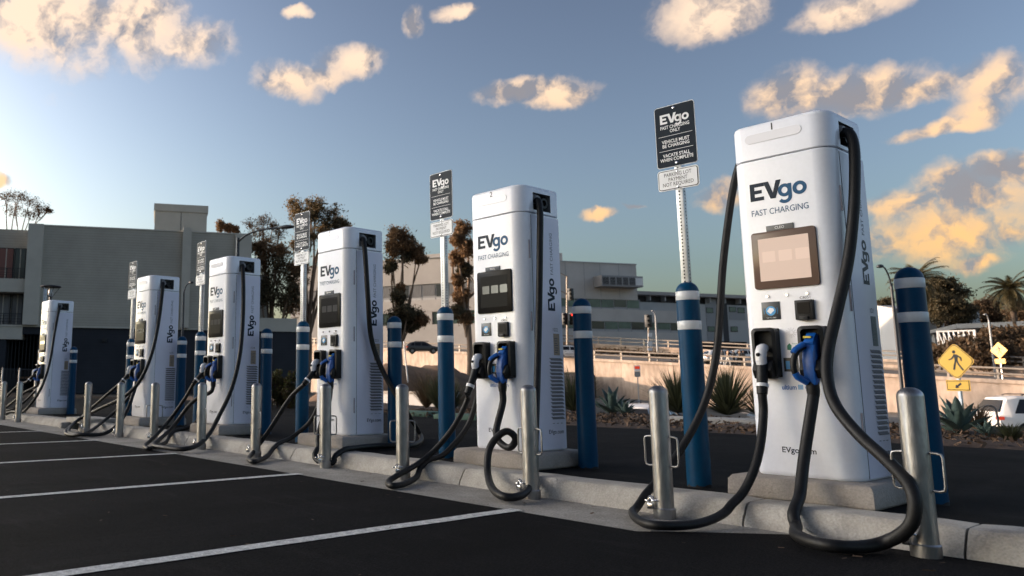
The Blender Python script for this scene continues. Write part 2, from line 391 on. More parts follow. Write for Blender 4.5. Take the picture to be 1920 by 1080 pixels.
def logo_parts():
    ev = MB(); q = lambda p: [(x, y, 0) for x, y in p]
    ev.add(q([(0, 0), (.25, 0), (.25, 1), (0, 1)]), [(0, 1, 2, 3)])
    ev.add(q([(.25, 0), (.74, 0), (.74, .21), (.25, .21)]), [(0, 1, 2, 3)])
    ev.add(q([(.25, .40), (.64, .40), (.64, .60), (.25, .60)]), [(0, 1, 2, 3)])
    ev.add(q([(.25, .79), (.80, .79), (.735, 1), (.25, 1)]), [(0, 1, 2, 3)])
    ev.add(q([(.735, 1), (1.01, 1), (1.22, .33), (1.41, 1), (1.68, 1), (1.35, 0), (1.08, 0)]), [(0, 6, 2, 1), (6, 5, 2), (2, 5, 4, 3)])
    go = MB()
    def stroke(pts, w, closed=False):
        n = len(pts); vs = []
        for i, p in enumerate(pts):
            a = pts[(i-1) % n] if closed or i else p; b = pts[(i+1) % n] if closed or i < n-1 else p
            t = Vector((b[0]-a[0], b[1]-a[1])).normalized(); nx, ny = -t.y*w/2, t.x*w/2
            vs += [(p[0]+nx, p[1]+ny, 0), (p[0]-nx, p[1]-ny, 0)]
        go.add(vs, [(2*i, 2*i+1, 2*((i+1) % n)+1, 2*((i+1) % n)) for i in range(n if closed else n-1)])
    ring = lambda cx, cy, rx, ry: [(cx+rx*math.cos(k*math.pi/14), cy+ry*math.sin(k*math.pi/14)) for k in range(28)]
    stroke(ring(1.83, .36, .25, .27), .19, True)
    stroke([(2.1, .70), (2.1, .0)] + [(1.82+.28*math.cos(t), -.02+.26*math.sin(t)) for t in [-.2*k for k in range(1, 14)]], .19)
    stroke(ring(2.60, .36, .26, .27), .20, True)
    return ev, go
EV, GO = logo_parts(); LW = 2.96
def logo(parent, how, c, off, w, m1='navy', m2='brand_blue', name='logo'):
    k = w/LW; out = []
    for mb, m, nm in ((EV, m1, name), (GO, m2, name)):
        a = [((x-LW/2)*k, (y-.4)*k, 0) for x, y, _ in mb.v]; out.append(place_flat(nm, a, mb.f, m, how, c, off, parent))
    return out

# ------------------------------------------------------------------ ground, lot, kerb
def smooth(t): t = min(1, max(0, t)); return t*t*(3-2*t)
def terrain(x, y): return -.03 - 1.3*smooth((y-10.5)/4.5)*max(smooth((x+26)/8), smooth((y-38)/10))
xs = [-2500, -900, -400, -200, -120] + list(range(-90, 41, 2)) + [60, 120, 400, 1500]
ys = [-1500, -400, -150, -80, -40, -20, -8] + [-4+2*i for i in range(64)] + [140, 200, 400, 900, 2500]
g = MB(); g.add([(x, y, terrain(x, y) - .02) for y in ys for x in xs], [(j*len(xs)+i, j*len(xs)+i+1, (j+1)*len(xs)+i+1, (j+1)*len(xs)+i) for j in range(len(ys)-1) for i in range(len(xs)-1)])
tag(g.build('ground', 'ground_far', smooth=60), kind='structure')
S = 2.47; OFF = [0, .0748, .1508, .015, -.0295, None, -.165]; XL = -1.1467
def chx(n): return -n*S + OFF[n] + XL + .298        # middle of charger n
lot = MB(); lot.add([(-75, -70, 0), (30, -70, 0), (30, -.02, 0), (-.72, -.02, 0), (-1.12, -.44, 0), (-1.3, -.66, 0), (-75, -.70, 0)], [tuple(range(7))])
lot = tag(lot.build('parking_lot', 'asphalt'), kind='structure')
gut = MB(); gut.add([(-75, -.76, -.004), (-1.2, -.72, -.004), (-.6, 0, -.004), (-.6, .02, -.004), (-75, .02, -.004)], [tuple(range(5))])
gut = tag(gut.build('gutter', 'gutter'), kind='structure')
for k in range(8):
    x = -2.185 - k*2.475
    m = MB(); e = [(x+random.uniform(-.004, .004), -.62-i*.35) for i in range(20)]
    vs = [(a-.052+random.uniform(-.003, .003), b, .004) for a, b in e] + [(a+.052+random.uniform(-.003, .003), b, .004) for a, b in e]
    m.add(vs, [(i, i+1, 21+i, 20+i) for i in range(19)]); m.build('parking_line', 'line_paint', lot)
isl = MB(); isl.add([(-75, .25, .122), (30, .25, .122), (30, 6.6, .122), (-10, 6.7, .122), (-13, 8.9, .122), (-75, 10.2, .122)], [tuple(range(6))])
isl = tag(isl.build('island_pavement', 'old_asphalt'), kind='structure')
# kerb cast in lengths, with open joints between them
kerb = bpy.data.objects.new('kerb', None); COL.objects.link(kerb); tag(kerb, kind='structure')
prof = [(0, -.03), (.005, .02), (.055, .105), (.075, .126), (.10, .133), (.30, .135), (.30, -.03)]
jx = [30, 20, 10, 4, .02, -1.03, -3.30, -5.75, -8.2, -10.6]
for a, b in zip(jx[:-1], jx[1:]):
    m = MB(); n = max(2, int((a-b)/.12)); rings = []
    for i in range(n+1):
        x = a-.006+(b-a+.012)*i/n; w = .5 if i in (0, n) else 1
        rings.append([(x, y+random.uniform(-.004, .004)*w+(.006 if i in (0, n) else 0), z+random.uniform(-.003, .003)*w-(.006 if i in (0, n) and z > .1 else 0)) for y, z in prof])
    m.loft(rings); m.build('kerb_segment', 'concrete', kerb, smooth=50)
inlet0, inlet1 = -12.85, -11.75
for a, b in ((-10.6, inlet1), (inlet0, -16), (-16, -19), (-19, -75)):
    m = MB(); m.loft([[(x, y, z) for y, z in prof] for x in (a-.006, b+.006)]); m.build('kerb_segment', 'concrete', kerb, smooth=50)
t = thing('kerb_inlet', 'concrete kerb drain inlet with a dark open mouth in the kerb', 'drain', ((inlet0+inlet1)/2, 0, 0))
w = (inlet1-inlet0)/2
MB().box(-w, w, .02, .55, .10, .19).build('top_slab', 'concrete', t, bevel=.015)
MB().box(-w, -w+.12, -.10, .28, -.02, .10).build('side_block', 'concrete', t, bevel=.015)
MB().box(w-.12, w, -.10, .28, -.02, .10).build('side_block', 'concrete', t, bevel=.015)
MB().box(-w+.12, w-.12, .25, .30, -.02, .10).build('mouth', 'void', t)
# mulch bed and its chips
def bed_z(x, y): return .14 + .05*math.sin(x*.9)*math.sin(y*1.3) - .0*y
bx = [ -34+.5*i for i in range(85)]; by = [6.45+.45*i for i in range(12)]
m = MB(); vs = []
for j, y in enumerate(by):
    for x in bx:
        yy = y + (smooth((-10-x)/3)*2.3 + smooth((-13-x)/20)*1.2)*(1-j/len(by)*.4)
        vs.append((x, yy, (.13 if j else .10)+.06*math.sin(x*1.1)*math.sin(y*1.7)*(j > 0)+random.uniform(0, .03)*(j > 0)-.25*smooth((j-8)/4)))
m.add(vs, [(j*len(bx)+i, j*len(bx)+i+1, (j+1)*len(bx)+i+1, (j+1)*len(bx)+i) for j in range(len(by)-1) for i in range(len(bx)-1)])
tag(m.build('mulch_bed', 'mulch', smooth=60), kind='structure')
def scatter(n, x0, x1, y0, y1, z, smin, smax, flat=.5):
    c = np.stack([RNG.uniform(x0, x1, n), RNG.uniform(y0, y1, n), z+RNG.uniform(0, .05, n)], 1)
    s = RNG.uniform(smin, smax, (n, 1)); a = RNG.normal(size=(n, 3)); a[:, 2] *= flat; a /= np.linalg.norm(a, axis=1, keepdims=True)
    b = RNG.normal(size=(n, 3)); b = np.cross(a, b); b /= np.linalg.norm(b, axis=1, keepdims=True)
    v = np.stack([c-a*s-b*s*.35, c+a*s-b*s*.35, c+a*s+b*s*.35, c-a*s+b*s*.35], 1).reshape(-1, 3)
    return v, [(4*i, 4*i+1, 4*i+2, 4*i+3) for i in range(n)]
v, f = scatter(9000, -13, 6, 6.5, 11, .15, .012, .05)
me = bpy.data.meshes.new('wood_chips'); me.from_pydata(v.tolist(), [], f); me.materials.append(M['chips'])
tag(mobj('wood_chips', me), 'loose brown wood chips covering the planting bed', 'wood chips', kind='stuff')
v, f = scatter(70, -16, 3, -.66, -.02, -.02, .008, .026, .15)
v2, f2 = scatter(60, -12, 2, -4.2, -.7, -.02, .006, .018, .15)
v = np.concatenate([v, v2]); v[:, 2] = np.abs(v[:, 2]-.02)*.3+.008; f = f+[tuple(i+280 for i in q) for q in f2]
me = bpy.data.meshes.new('leaf_litter'); me.from_pydata(v.tolist(), [], f); me.materials.append(M['chips'])
tag(mobj('leaf_litter', me), 'scattered dry leaf litter in the gutter and on the asphalt', 'leaf litter', kind='stuff')
m = MB(); m.add([(-60, 16, -1.33), (60, 16, -1.33), (60, 64, -1.33), (-60, 64, -1.33)], [(0, 1, 2, 3)])
tag(m.build('street', 'street'), kind='structure')

# ------------------------------------------------------------------ chargers
CW, CD, CH = .596, .512, 2.27
def outline(grow=0, n=7):
    pts = []
    for cx, cy, r, a0 in ((CW/2-.115, .115, .115, -90), (CW/2-.02, CD-.02, .02, 0), (-CW/2+.02, CD-.02, .02, 90), (-CW/2+.07, .07, .07, 180)):
        for k in range(n+1):
            a = R(a0+90*k/n); pts.append((cx+(r+grow)*math.cos(a), cy+(r+grow)*math.sin(a)))
    return pts
def shell(layers): 
    m = MB(); m.loft([[(x, y, z) for x, y in outline(g)] for g, z in layers]); return m
SEAM = 2.025
def build_charger():
    t = thing('ev_charger', '-', 'charger')
    shell([(-.012, 0), (-.002, .012), (0, .03), (0, 1), (0, SEAM-.008), (-.006, SEAM-.003)]).build('cabinet', 'white_shell', t, smooth=35)
    shell([(-.02, SEAM-.02), (-.02, SEAM+.02)]).build('seam', 'seam', t)
    cap = shell([(-.006, SEAM+.003), (0, SEAM+.008), (0, CH-.03), (-.006, CH-.012), (-.018, CH-.003), (-.035, CH)]).build('top_cap', 'white_shell', t, smooth=35)
    cut = MB().box(CW/2-.10, CW/2+.05, .165, .405, SEAM+.03, CH-.06).build('tmp', 'recess')
    cutl = MB().box(-CW/2-.05, -CW/2+.10, .165, .405, SEAM+.03, CH-.06).build('tmp', 'recess')
    cap.data.materials.append(M['recess'])
    for c in (cut, cutl):
        md = cap.modifiers.new('b', 'BOOLEAN'); md.object = c; md.operation = 'DIFFERENCE'; md.solver = 'EXACT'; md.material_mode = 'TRANSFER'
    me = bpy.data.meshes.new_from_object(cap.evaluated_get(bpy.context.evaluated_depsgraph_get()))
    cap.modifiers.clear(); cap.data = me; me.name = 'top_cap'; me.set_sharp_from_angle(angle=R(35))
    for c in (cut, cutl): bpy.data.objects.remove(c)
    # cable gland and spare black plug in the opening
    m = MB(); m.loft([[(CW/2+x, .335+.052*math.cos(a)*k, 2.135+.052*math.sin(a)*k) for a in [2*math.pi*i/20 for i in range(20)]] for x, k in ((-.1, 1), (-.02, 1), (-.012, .9), (-.012, .55), (-.03, .5))])
    m.build('blank_plug', 'black', t, smooth=40)
    for sx in (1, -1):
        m = MB(); m.loft([[(sx*(CW/2+x), .225+.047*math.cos(a)*k, 2.15-x*.5+.047*math.sin(a)*k) for a in [2*math.pi*i/16 for i in range(16)]] for x, k in ((-.1, 1), (-.03, 1), (-.02, .85), (.01, .85))])
        m.build('cable_gland', 'recess', t, smooth=40)
    # side access panel and its seams
    MB().box(CW/2-.001, CW/2+.0025, .128, .505, .012, SEAM-.02).build('side_panel', 'panel_white', t)
    MB().box(CW/2-.001, CW/2+.0012, .1235, .1275, .012, SEAM-.02).build('panel_seam', 'seam', t)
    for z in (1.62, 1.0, .235):
        m = MB(); m.box(CW/2-.012, CW/2+.006, .088, .100, z, z+.16)
        m.build('hinge', 'vent_slat', t, bevel=.002)
    # status light
    def pill(x0, x1, z0, z1, n=8):
        r = (z1-z0)/2; zc = (z0+z1)/2
        return [(x1-r+r*math.cos(a), zc+r*math.sin(a)) for a in [R(-90+180*k/n) for k in range(n+1)]] + [(x0+r+r*math.cos(a), zc+r*math.sin(a)) for a in [R(90+180*k/n) for k in range(n+1)]]
    MB().prism(pill(-.205, .145, 2.138, 2.198), 'y', -.0035, .01).build('status_light', 'light_bar', t, smooth=40)
    logo(t, 'front', (-.025, 1.795), -.0015, .345)
    letter('FAST CHARGING', 'brand_blue', 'front', (-.024, 1.668), -.0015, t, w=.345, h=.040)
    # screen
    def rrect(x0, x1, z0, z1, r, n=4):
        out = []
        for cx, cz, a0 in ((x1-r, z0+r, -90), (x1-r, z1-r, 0), (x0+r, z1-r, 90), (x0+r, z0+r, 180)):
            out += [(cx+r*math.cos(R(a0+90*k/n)), cz+r*math.sin(R(a0+90*k/n))) for k in range(n+1)]
        return out
    sc = MB().prism(rrect(-.208, .178, 1.165, 1.535, .018), 'y', -.014, .004).build('screen', 'bezel', t, bevel=.003)
    MB().prism(rrect(-.166, .136, 1.215, 1.490, .002), 'y', -.0155, -.013).build('display', 'glass_dark', sc)
    for k in range(3): 
        0 or MB().prism(rrect(-.145+.1*k, -.065+.1*k, 1.335, 1.405, .006), 'y', -.0163, -.0148).build('display_button', 'screen_icon', sc)
    tagp = MB().box(-.112, .052, -.008, .002, 1.537, 1.572).build('name_plate', 'tag_navy', t, bevel=.001)
    for x in (-.138, -.02, .098):
        m = MB(); m.loft([[(x+r*math.cos(a), y, 1.118+r*math.sin(a)) for a in [2*math.pi*i/12 for i in range(12)]] for r, y in ((.011, .002), (.011, -.004), (.008, -.009))])
        m.build('indicator_stud', 'chrome', t, smooth=40)
    # contactless reader with its round mark, and the boxed card reader
    cr = MB().box(-.18, -.068, -.004, .004, .968, 1.082).build('contactless_reader', 'sticker_dark', t, bevel=.002)
    disc = lambda r, x, z, n=20: [(x+r*math.cos(2*math.pi*k/n), z+r*math.sin(2*math.pi*k/n)) for k in range(n)]
    MB().prism(disc(.030, -.124, 1.024), 'y', -.0056, -.0035).build('mark_ring', 'sticker_cyan', cr)
    m = MB(); m.prism([(-.146, 1.022), (-.130, 1.044), (-.108, 1.040), (-.103, 1.026), (-.118, 1.012), (-.126, 1.004)], 'y', -.0068, -.005); m.build('hand_mark', 'sticker_white', cr)
    for s in (-1, 1):
        m = MB(); pts = [(-.124+s*(.036+.004*math.cos(a*1.0)), -.0055, 1.024+.026*math.sin(a)) for a in [R(-50+20*k) for k in range(6)]]
        m.tube(pts, .0015, 5); m.build('wave_mark', 'sticker_cyan', cr)
    letter('TAP TO PAY', 'sticker_white', 'front', (-.124, .980), -.0052, cr, w=.06)
    rd = MB().box(.028, .132, -.030, .004, .955, 1.078).build('card_reader', 'black', t, bevel=.006)
    MB().box(.044, .116, -.033, -.028, .992, 1.062).build('reader_window', 'bezel', rd)
    MB().box(.055, .105, -.046, -.028, .950, .975).build('card_slot', 'black', rd, bevel=.004)
    # speaker dots
    m = MB()
    for k in range(12):
        for r in (.013, .021, .029):
            a = 2*math.pi*k/12; x, z = -.014+r*math.cos(a), .880+r*math.sin(a)
            m.add([(x-.0017, -.001, z-.0017), (x+.0017, -.001, z-.0017), (x+.0017, -.001, z+.0017), (x-.0017, -.001, z+.0017)], [(0, 1, 2, 3)])
    m.build('speaker_holes', 'text_grey', t)
    # stickers between the holsters
    m = MB(); m.add([(-.045, -.0012, .775), (-.022, -.0012, .770), (-.018, -.0012, .80), (-.03, -.0012, .815), (-.045, -.0012, .80)], [(0, 1, 2, 3, 4)]); m.build('leaf_mark', 'green', t)
    letter('Powered by\n100%\nRenewable\nEnergy', 'green', 'front', (.012, .793), -.0012, t, w=.052, h=.046)
    st = MB().box(-.072, .012, -.0025, .002, .640, .725).build('phone_sticker', 'sticker_dark', t)
    MB().box(-.060, -.036, -.0038, -.002, .655, .705).build('phone_mark', 'sticker_cyan', st)
    letter('Charge\nwith the\napp', 'sticker_white', 'front', (-.012, .680), -.0034, st, w=.034)
    a = letter('ultium', 'ult_blue', 'front', (-.052, .543), -.0012, t, h=.030, w=.085, bold=.02)
    m = MB()
    for i in range(4):
        for j in range(4): m.add([(.0+i*.0075+dx, -.0012, .530+j*.0075+dz) for dx, dz in ((0, 0), (.006, 0), (.006, .006), (0, .006))], [(0, 1, 2, 3)])
    m.build('grid_mark', 'sticker_cyan', t)
    letter('ready', 'ult_blue', 'front', (.078, .541), -.0012, t, h=.030, w=.075)
    letter('EVgo.com', 'navy', 'front', (-.025, .155), -.0012, t, w=.195, h=.045, bold=.01)
    # holsters
    for cx in (-.156, .119):
        h = MB(); h.box(cx-.072, cx+.072, -.012, .004, .605, .912)
        h = h.build('holster', 'black', t, bevel=.006)
        m = MB(); o = rrect(cx-.073, cx+.073, .604, .914, .028); i = rrect(cx-.053, cx+.053, .70, .895, .02)
        n = len(o); vs = [(x, y, z) for pl, y in ((o, -.010), (o, -.066), (i, -.074), (i, -.012)) for x, z in pl]
        m.add(vs, [(k*n+a_, k*n+(a_+1) % n, (k+1)*n+(a_+1) % n, (k+1)*n+a_) for k in range(3) for a_ in range(n)])
        m.build('rim', 'black', h, smooth=50)
        MB().box(cx-.054, cx+.054, -.0145, -.0115, .695, .90).build('cavity', 'black_deep', h)
        MB().prism([(-.125, .648), (-.098, .595), (-.02, .60), (-.02, .735), (-.098, .705)], 'x', cx-.058, cx+.058).build('cradle', 'black', h, bevel=.008)
    # side lettering, id, label and vents
    logo(t, 'side', (.375, 1.325), CW/2+.0035, .285, 'navy', 'navy')
    letter('FAST CHARGING', 'text_grey', 'side', (.385, 1.685), CW/2+.0035, t, w=.37, h=.037)
    letter('EVgo.com', 'navy', 'sideh', (.37, .150), CW/2+.0035, t, w=.20, h=.045, bold=.01)
    for k in range(17):
        z = .775-.0310*k; y0 = .305-.0
        m = MB(); m.add([(CW/2+.0028, y0, z), (CW/2+.0028, y0+.165, z), (CW/2+.0062, y0+.185, z-.017), (CW/2+.0062, y0+.02, z-.017)], [(0, 1, 2, 3)])
        m.add([(CW/2+.0062, y0+.02, z-.017), (CW/2+.0062, y0+.185, z-.017), (CW/2+.0026, y0+.185, z-.021), (CW/2+.0026, y0+.02, z-.021)], [(0, 1, 2, 3)])
        m.build('vent_slot', 'vent', t)
    for k in range(3): MB().box(CW/2, CW/2+.004, .325+.055*k, .352+.055*k, .222, .226).build('vent_dash', 'text_grey', t)
    return t
PROTO = build_charger()
def plinth(x):
    t = MB(); r = [(.40, .0), (.41, .02), (.405, .11), (.385, .137)]
    rings = []
    for k, z in r:
        rr = [(-k-.0, -.155+(.41-k)), (k, -.155+(.41-k)), (k, .66-(.41-k)), (-k, .66-(.41-k))]
        rings.append([(px, py, z) for px, py in rr])
    t.loft(rings); o = t.build('plinth', 'plinth', bevel=.018); o.location = (x, .456, .122); return o

# connectors on a charger: the white and black one on the left holster, the blue one on the right
def white_connector(t, cx, path_end):
    c = thing_part('connector', t)
    a = Vector((cx, -.045, .79)); b = Vector((cx+.003, -.115, .67)); 
    e = Vector(path_end)
    m = MB(); m.tube(spline([a, Vector((cx, -.10, .775)), Vector((cx+.002, -.122, .73)), b], 5), [.022, .026, .03, .032, .033, .034, .034, .034, .034, .033, .032, .032, .032, .031, .030, .03], 12)
    body = m.build('connector', 'connector_white', t, smooth=60)
    MB().tube([Vector((cx, -.148, .745)), Vector((cx, -.158, .742)), Vector((cx, -.160, .741))], [.012, .012, .008], 10).build('button', 'black', body, smooth=40)
    d = (e-b); g = b+d*.62
    MB().tube(spline([b+d*-.12, b+d*.2, g], 4), [.031, .033, .034, .034, .034, .033, .033, .032, .031], 12).build('grip', 'black', body, smooth=60)
    MB().tube([g, g+d*.12], .037, 14).build('collar', 'connector_white', body, smooth=40)
    MB().tube([g+d*.12, e], [.033, .030], 12).build('strain_relief', 'black', body, smooth=40)
    return body
def thing_part(*a): return None
def blue_connector(t, cx):
    # pistol-shaped plug seen from its side, with a closed black hand loop on the left
    prof = [(.0, .86), (-.045, .865), (-.10, .80), (-.125, .755), (-.135, .70), (-.128, .62), (-.122, .555), (-.06, .555), (-.055, .62), (-.055, .69), (.0, .755)]
    b = MB().prism(prof, 'x', cx-.033, cx+.033).build('connector', 'connector_blue', t, bevel=.014)
    MB().prism([(-.108, .815), (-.055, .868), (-.05, .872), (-.03, .866), (-.1, .79)], 'x', cx-.028, cx+.028).build('top_ridge', 'connector_blue', b, bevel=.006)
    hp = spline([(cx-.02, -.115, .79), (cx-.045, -.16, .755), (cx-.062, -.178, .69), (cx-.055, -.17, .615), (cx-.02, -.13, .575)], 6)
    MB().tube(hp, .0175, 10).build('hand_loop', 'black', b, smooth=60)
    MB().tube([(cx-.02, -.118, .80), (cx-.05, -.16, .765), (cx-.06, -.172, .745)], [.02, .021, .02], 10).build('loop_cap', 'connector_blue', b, smooth=60)
    MB().tube([(cx-.058, -.172, .628), (cx-.05, -.165, .605), (cx-.015, -.125, .572)], [.021, .021, .02], 10).build('loop_cap', 'connector_blue', b, smooth=60)
    for z in (.70, .665, .63): MB().box(cx-.036, cx-.032, -.105, -.080, z-.010, z+.006).build('rib', 'connector_blue', b, bevel=.002)
    MB().box(cx-.030, cx+.012, -.096, -.070, .838, .850).build('warning_tag', 'yellow_tag', b)
    MB().box(cx-.0365, cx-.032, -.075, -.062, .640, .690).build('side_label', 'sticker_white', b)
    MB().tube([(cx, -.091, .575), (cx, -.091, .525), (cx, -.09, .49)], [.034, .036, .031], 14).build('strain_relief', 'black', b, smooth=50)

def cable(t, pts, r, n=12):
    base = t.location
    P = spline([Vector(p) for p in pts], 9)
    for _ in range(4):                                       # let the cable lie on the lot, over the kerb and on the island
        for i, p in enumerate(P[:-9]):
            if p.y > .07: p.z = max(p.z, .137+r)
            elif p.y > -r and p.z < .12: p.y = -r-.004
            p.z = max(p.z, r+.002)
        Q = [p.copy() for p in P]
        for i in range(9, len(P)-9): P[i] = (Q[i-1]+Q[i]*2+Q[i+1])/4
    P = [p-base for p in P]
    return MB().tube(P, r, n).build('cable', 'rubber', t, smooth=80)
def Y(px, py, y): return ony(px, py, y)
def Z(px, py, z): return onz(px, py, z)

WHO = {0: 'charger with glowing screen', 1: 'charger with curled cable', 2: 'third charger from drain inlet', 3: 'second charger from drain inlet', 4: 'charger next to drain inlet', 6: 'charger beyond drain inlet'}
labels = {
 0: 'white fast charger with glowing peach screen and name plate CLEO',
 1: 'white fast charger with dark screen and a cable curled into a loop',
 2: 'white fast charger whose cable trails back over the kerb, third from drain inlet',
 3: 'white fast charger with two straight slanting cables, second from drain inlet',
 4: 'white fast charger with cables coiled over the kerb next to drain inlet',
 6: 'white fast charger standing alone beyond the kerb drain inlet'}
names_ = {0: 'CLEO', 1: 'RAUL', 2: 'MINNIE', 3: 'OTIS', 4: 'JUNE', 6: 'HUGO'}
CH_T = {}
for n in (0, 1, 2, 3, 4, 6):
    t = PROTO if n == 0 else copy_tree(PROTO)
    t.location = (chx(n), .456, .2605); t['label'] = labels[n]; t['group'] = 'fast chargers along the kerb'
    CH_T[n] = t
    tag(plinth(chx(n)), 'low concrete plinth under the '+WHO[n], 'plinth', 'charger plinths')
for n, t in CH_T.items():
    letter(str(n+1), 'text_black', 'front', (-.03, 2.226), -.0015, t, h=.046, bold=.01, name='stall_number')
    np_ = [c for c in t.children if c.name.startswith('name_plate')][0]
    if n == 0: 
        np_.data = np_.data.copy(); np_.data.materials[0] = M['tag_grey']
    letter(names_[n], 'tag_text', 'front', (-.03, 1.5545), -.0092, np_, h=.017, bold=.015, name='name_lettering')
    letter('C8051' if n == 0 else 'C8054', 'text_black', 'front', (.082, 1.094), -.0012, t, h=.017, name='asset_number')
    letter('1D%d' % (n+1), 'text_grey', 'sideh', (.405, 1.02), CW/2+.0035, t, h=.030, name='cabinet_number')
    lb = MB().box(CW/2+.002, CW/2+.0042, .375, .455, .80, .985).build('spec_label', 'sticker_teal' if n == 0 else 'sticker_tan', t)
    m = MB()
    for k in range(7): m.box(CW/2+.004, CW/2+.0048, .385, .385+random.uniform(.03, .06), .82+.02*k, .826+.02*k)
    m.build('label_text', 'text_grey', lb)
    for s in [c for c in t.children if c.name.startswith('screen')]:
        if n == 0:
            s.data = s.data.copy(); s.data.materials[0] = M['screen_bezel_lit']
            for c in s.children:
                c.data = c.data.copy(); c.data.materials[0] = M['screen_lit'] if c.name.startswith('display') and 'button' not in c.name else M['screen_pale']
# cables: (px, py, plane) points traced from the charger to its plug; planes come from what the cable touches
for n, t in CH_T.items():
    X0 = chx(n); o = Vector(t.location)
    rx = o + Vector((CW/2-.03, .225, 2.15)); lx = o + Vector((-CW/2+.03, .225, 2.15))
    wend = o + Vector((-.150, -.150, .500)); bend = o + Vector((.119, -.09, .50))
    if n == 0:
        R1 = [rx, rx+Vector((.075, -.02, -.03)), Y(1603, 330, .60), Y(1592, 480, .50), Y(1568, 590, .38), Y(1550, 680, .26), Y(1562, 752, .16), Y(1610, 815, .05), Y(1668, 868, -.08), Y(1713, 925, -.215), Y(1708, 985, -.235), Z(1650, 1020, .045), Z(1560, 1024, .042), Z(1496, 1005, .042), Y(1497, 975, .02), Y(1505, 880, .22), bend]
        L1 = [lx, lx+Vector((-.07, 0, -.03)), Y(1357, 480, .66), Y(1344, 660, .58), Y(1318, 765, .47), Y(1262, 865, .25), Y(1205, 935, -.05), Y(1186, 970, -.20), Z(1225, 985, .034), Z(1310, 982, .034), Y(1378, 945, .02), Y(1418, 870, .16), wend+Vector((0, -.005, -.12)), wend]
    elif n == 1:
        R1 = [rx, rx+Vector((.07, -.03, -.03)), Y(1012, 470, .60), Y(1010, 600, .56), Y(1007, 720, .42), Y(1003, 830, .18), Y(1000, 890, .05), Z(975, 930, .045), Z(945, 932, .045), Y(914, 885, -.04), Y(920, 835, .06), Y(950, 808, .16), Y(967, 822, .22), Y(955, 840, .24), Y(930, 818, .26), bend+Vector((0, 0, -.10)), bend]
        L1 = [lx, lx+Vector((-.07, 0, -.03)), o+Vector((-CW/2-.05, .24, 1.1)), Y(884, 785, .62), Y(845, 840, .40), Y(795, 884, .04), Z(756, 908, .028), Z(736, 911, .028), Z(728, 903, .030), Z(744, 892, .06), Y(800, 858, .08), Y(850, 802, .22), Y(878, 745, .30), o+Vector((-.175, -.20, .47))]
        wend = L1[-1]
    elif n == 2:
        R1 = [rx, rx+Vector((.07, -.03, -.03)), Y(690, 560, .66), Y(697, 640, .74), Y(722, 705, .84), Y(758, 765, .95), Z(787, 815, .165), Z(770, 836, .165), Z(710, 836, .165), Y(655, 850, .20), Z(622, 868, .045), Z(605, 862, .045), Y(596, 820, .12), bend+Vector((-.01, -.01, -.14)), bend]
        L1 = [lx, lx+Vector((-.07, 0, -.03)), o+Vector((-CW/2-.05, .24, 1.0)), Y(588, 782, .60), Y(545, 822, .36), Z(494, 860, .028), Z(475, 866, .028), Z(466, 859, .030), Z(476, 847, .06), Y(504, 808, .02), Y(545, 745, .20), o+Vector((-.185, -.22, .54))]
        wend = L1[-1]
    elif n == 3:
        R1 = [rx, rx+Vector((.07, -.03, -.03)), Y(456, 580, .62), Y(449, 670, .52), Y(432, 735, .40), Y(408, 785, .22), Y(392, 815, .08), Z(350, 842, .045), Z(300, 838, .045), Z(288, 835, .045), Y(325, 800, .02), Y(362, 752, .20), bend+Vector((-.01, -.02, -.07)), bend]
        L1 = [lx, lx+Vector((-.07, 0, -.03)), o+Vector((-CW/2-.05, .24, .9)), Y(384, 772, .60), Y(340, 814, .28), Z(296, 836, .028), Z(279, 841, .028), Z(271, 836, .030), Z(282, 826, .06), Y(312, 795, .04), Y(345, 750, .2), o+Vector((-.185, -.22, .54))]
        wend = L1[-1]
    elif n == 4:
        R1 = [rx, rx+Vector((.07, -.03, -.03)), Y(298, 600, .60), Y(284, 665, .46), Y(262, 715, .30), Y(238, 740, .16), Y(190, 765, .10), Y(150, 785, .0), Z(128, 808, .045), Z(150, 815, .045), Z(200, 812, .05), Y(236, 775, .16), bend+Vector((-.01, -.02, -.05)), bend]
        L1 = [lx, lx+Vector((-.07, 0, -.03)), o+Vector((-CW/2-.05, .24, .8)), Y(236, 752, .5), Y(200, 785, .22), Z(150, 816, .035), Z(123, 813, .035), Y(150, 785, .05), Y(195, 745, .16), o+Vector((-.185, -.22, .54))]
        wend = L1[-1]
    else:
        R1 = [rx, rx+Vector((.07, -.03, -.03)), Y(103, 620, .56), Y(92, 685, .40), Y(76, 730, .22), Y(52, 765, .06), Z(20, 782, .045), Z(-20, 780, .045), Y(10, 765, .08), Y(48, 735, .2), bend+Vector((-.01, -.02, -.05)), bend]
        L1 = [lx, lx+Vector((-.07, 0, -.03)), o+Vector((-CW/2-.05, .24, .8)), Y(55, 745, .45), Y(20, 770, .15), Z(-22, 776, .035), Y(5, 752, .06), Y(35, 722, .16), o+Vector((-.185, -.22, .54))]
        wend = L1[-1]
    cable(t, R1, .0315 if n == 0 else .028); cable(t, L1, .0255 if n == 0 else .0245)
    white_connector(t, -.156, Vector(wend)-o); blue_connector(t, .119)

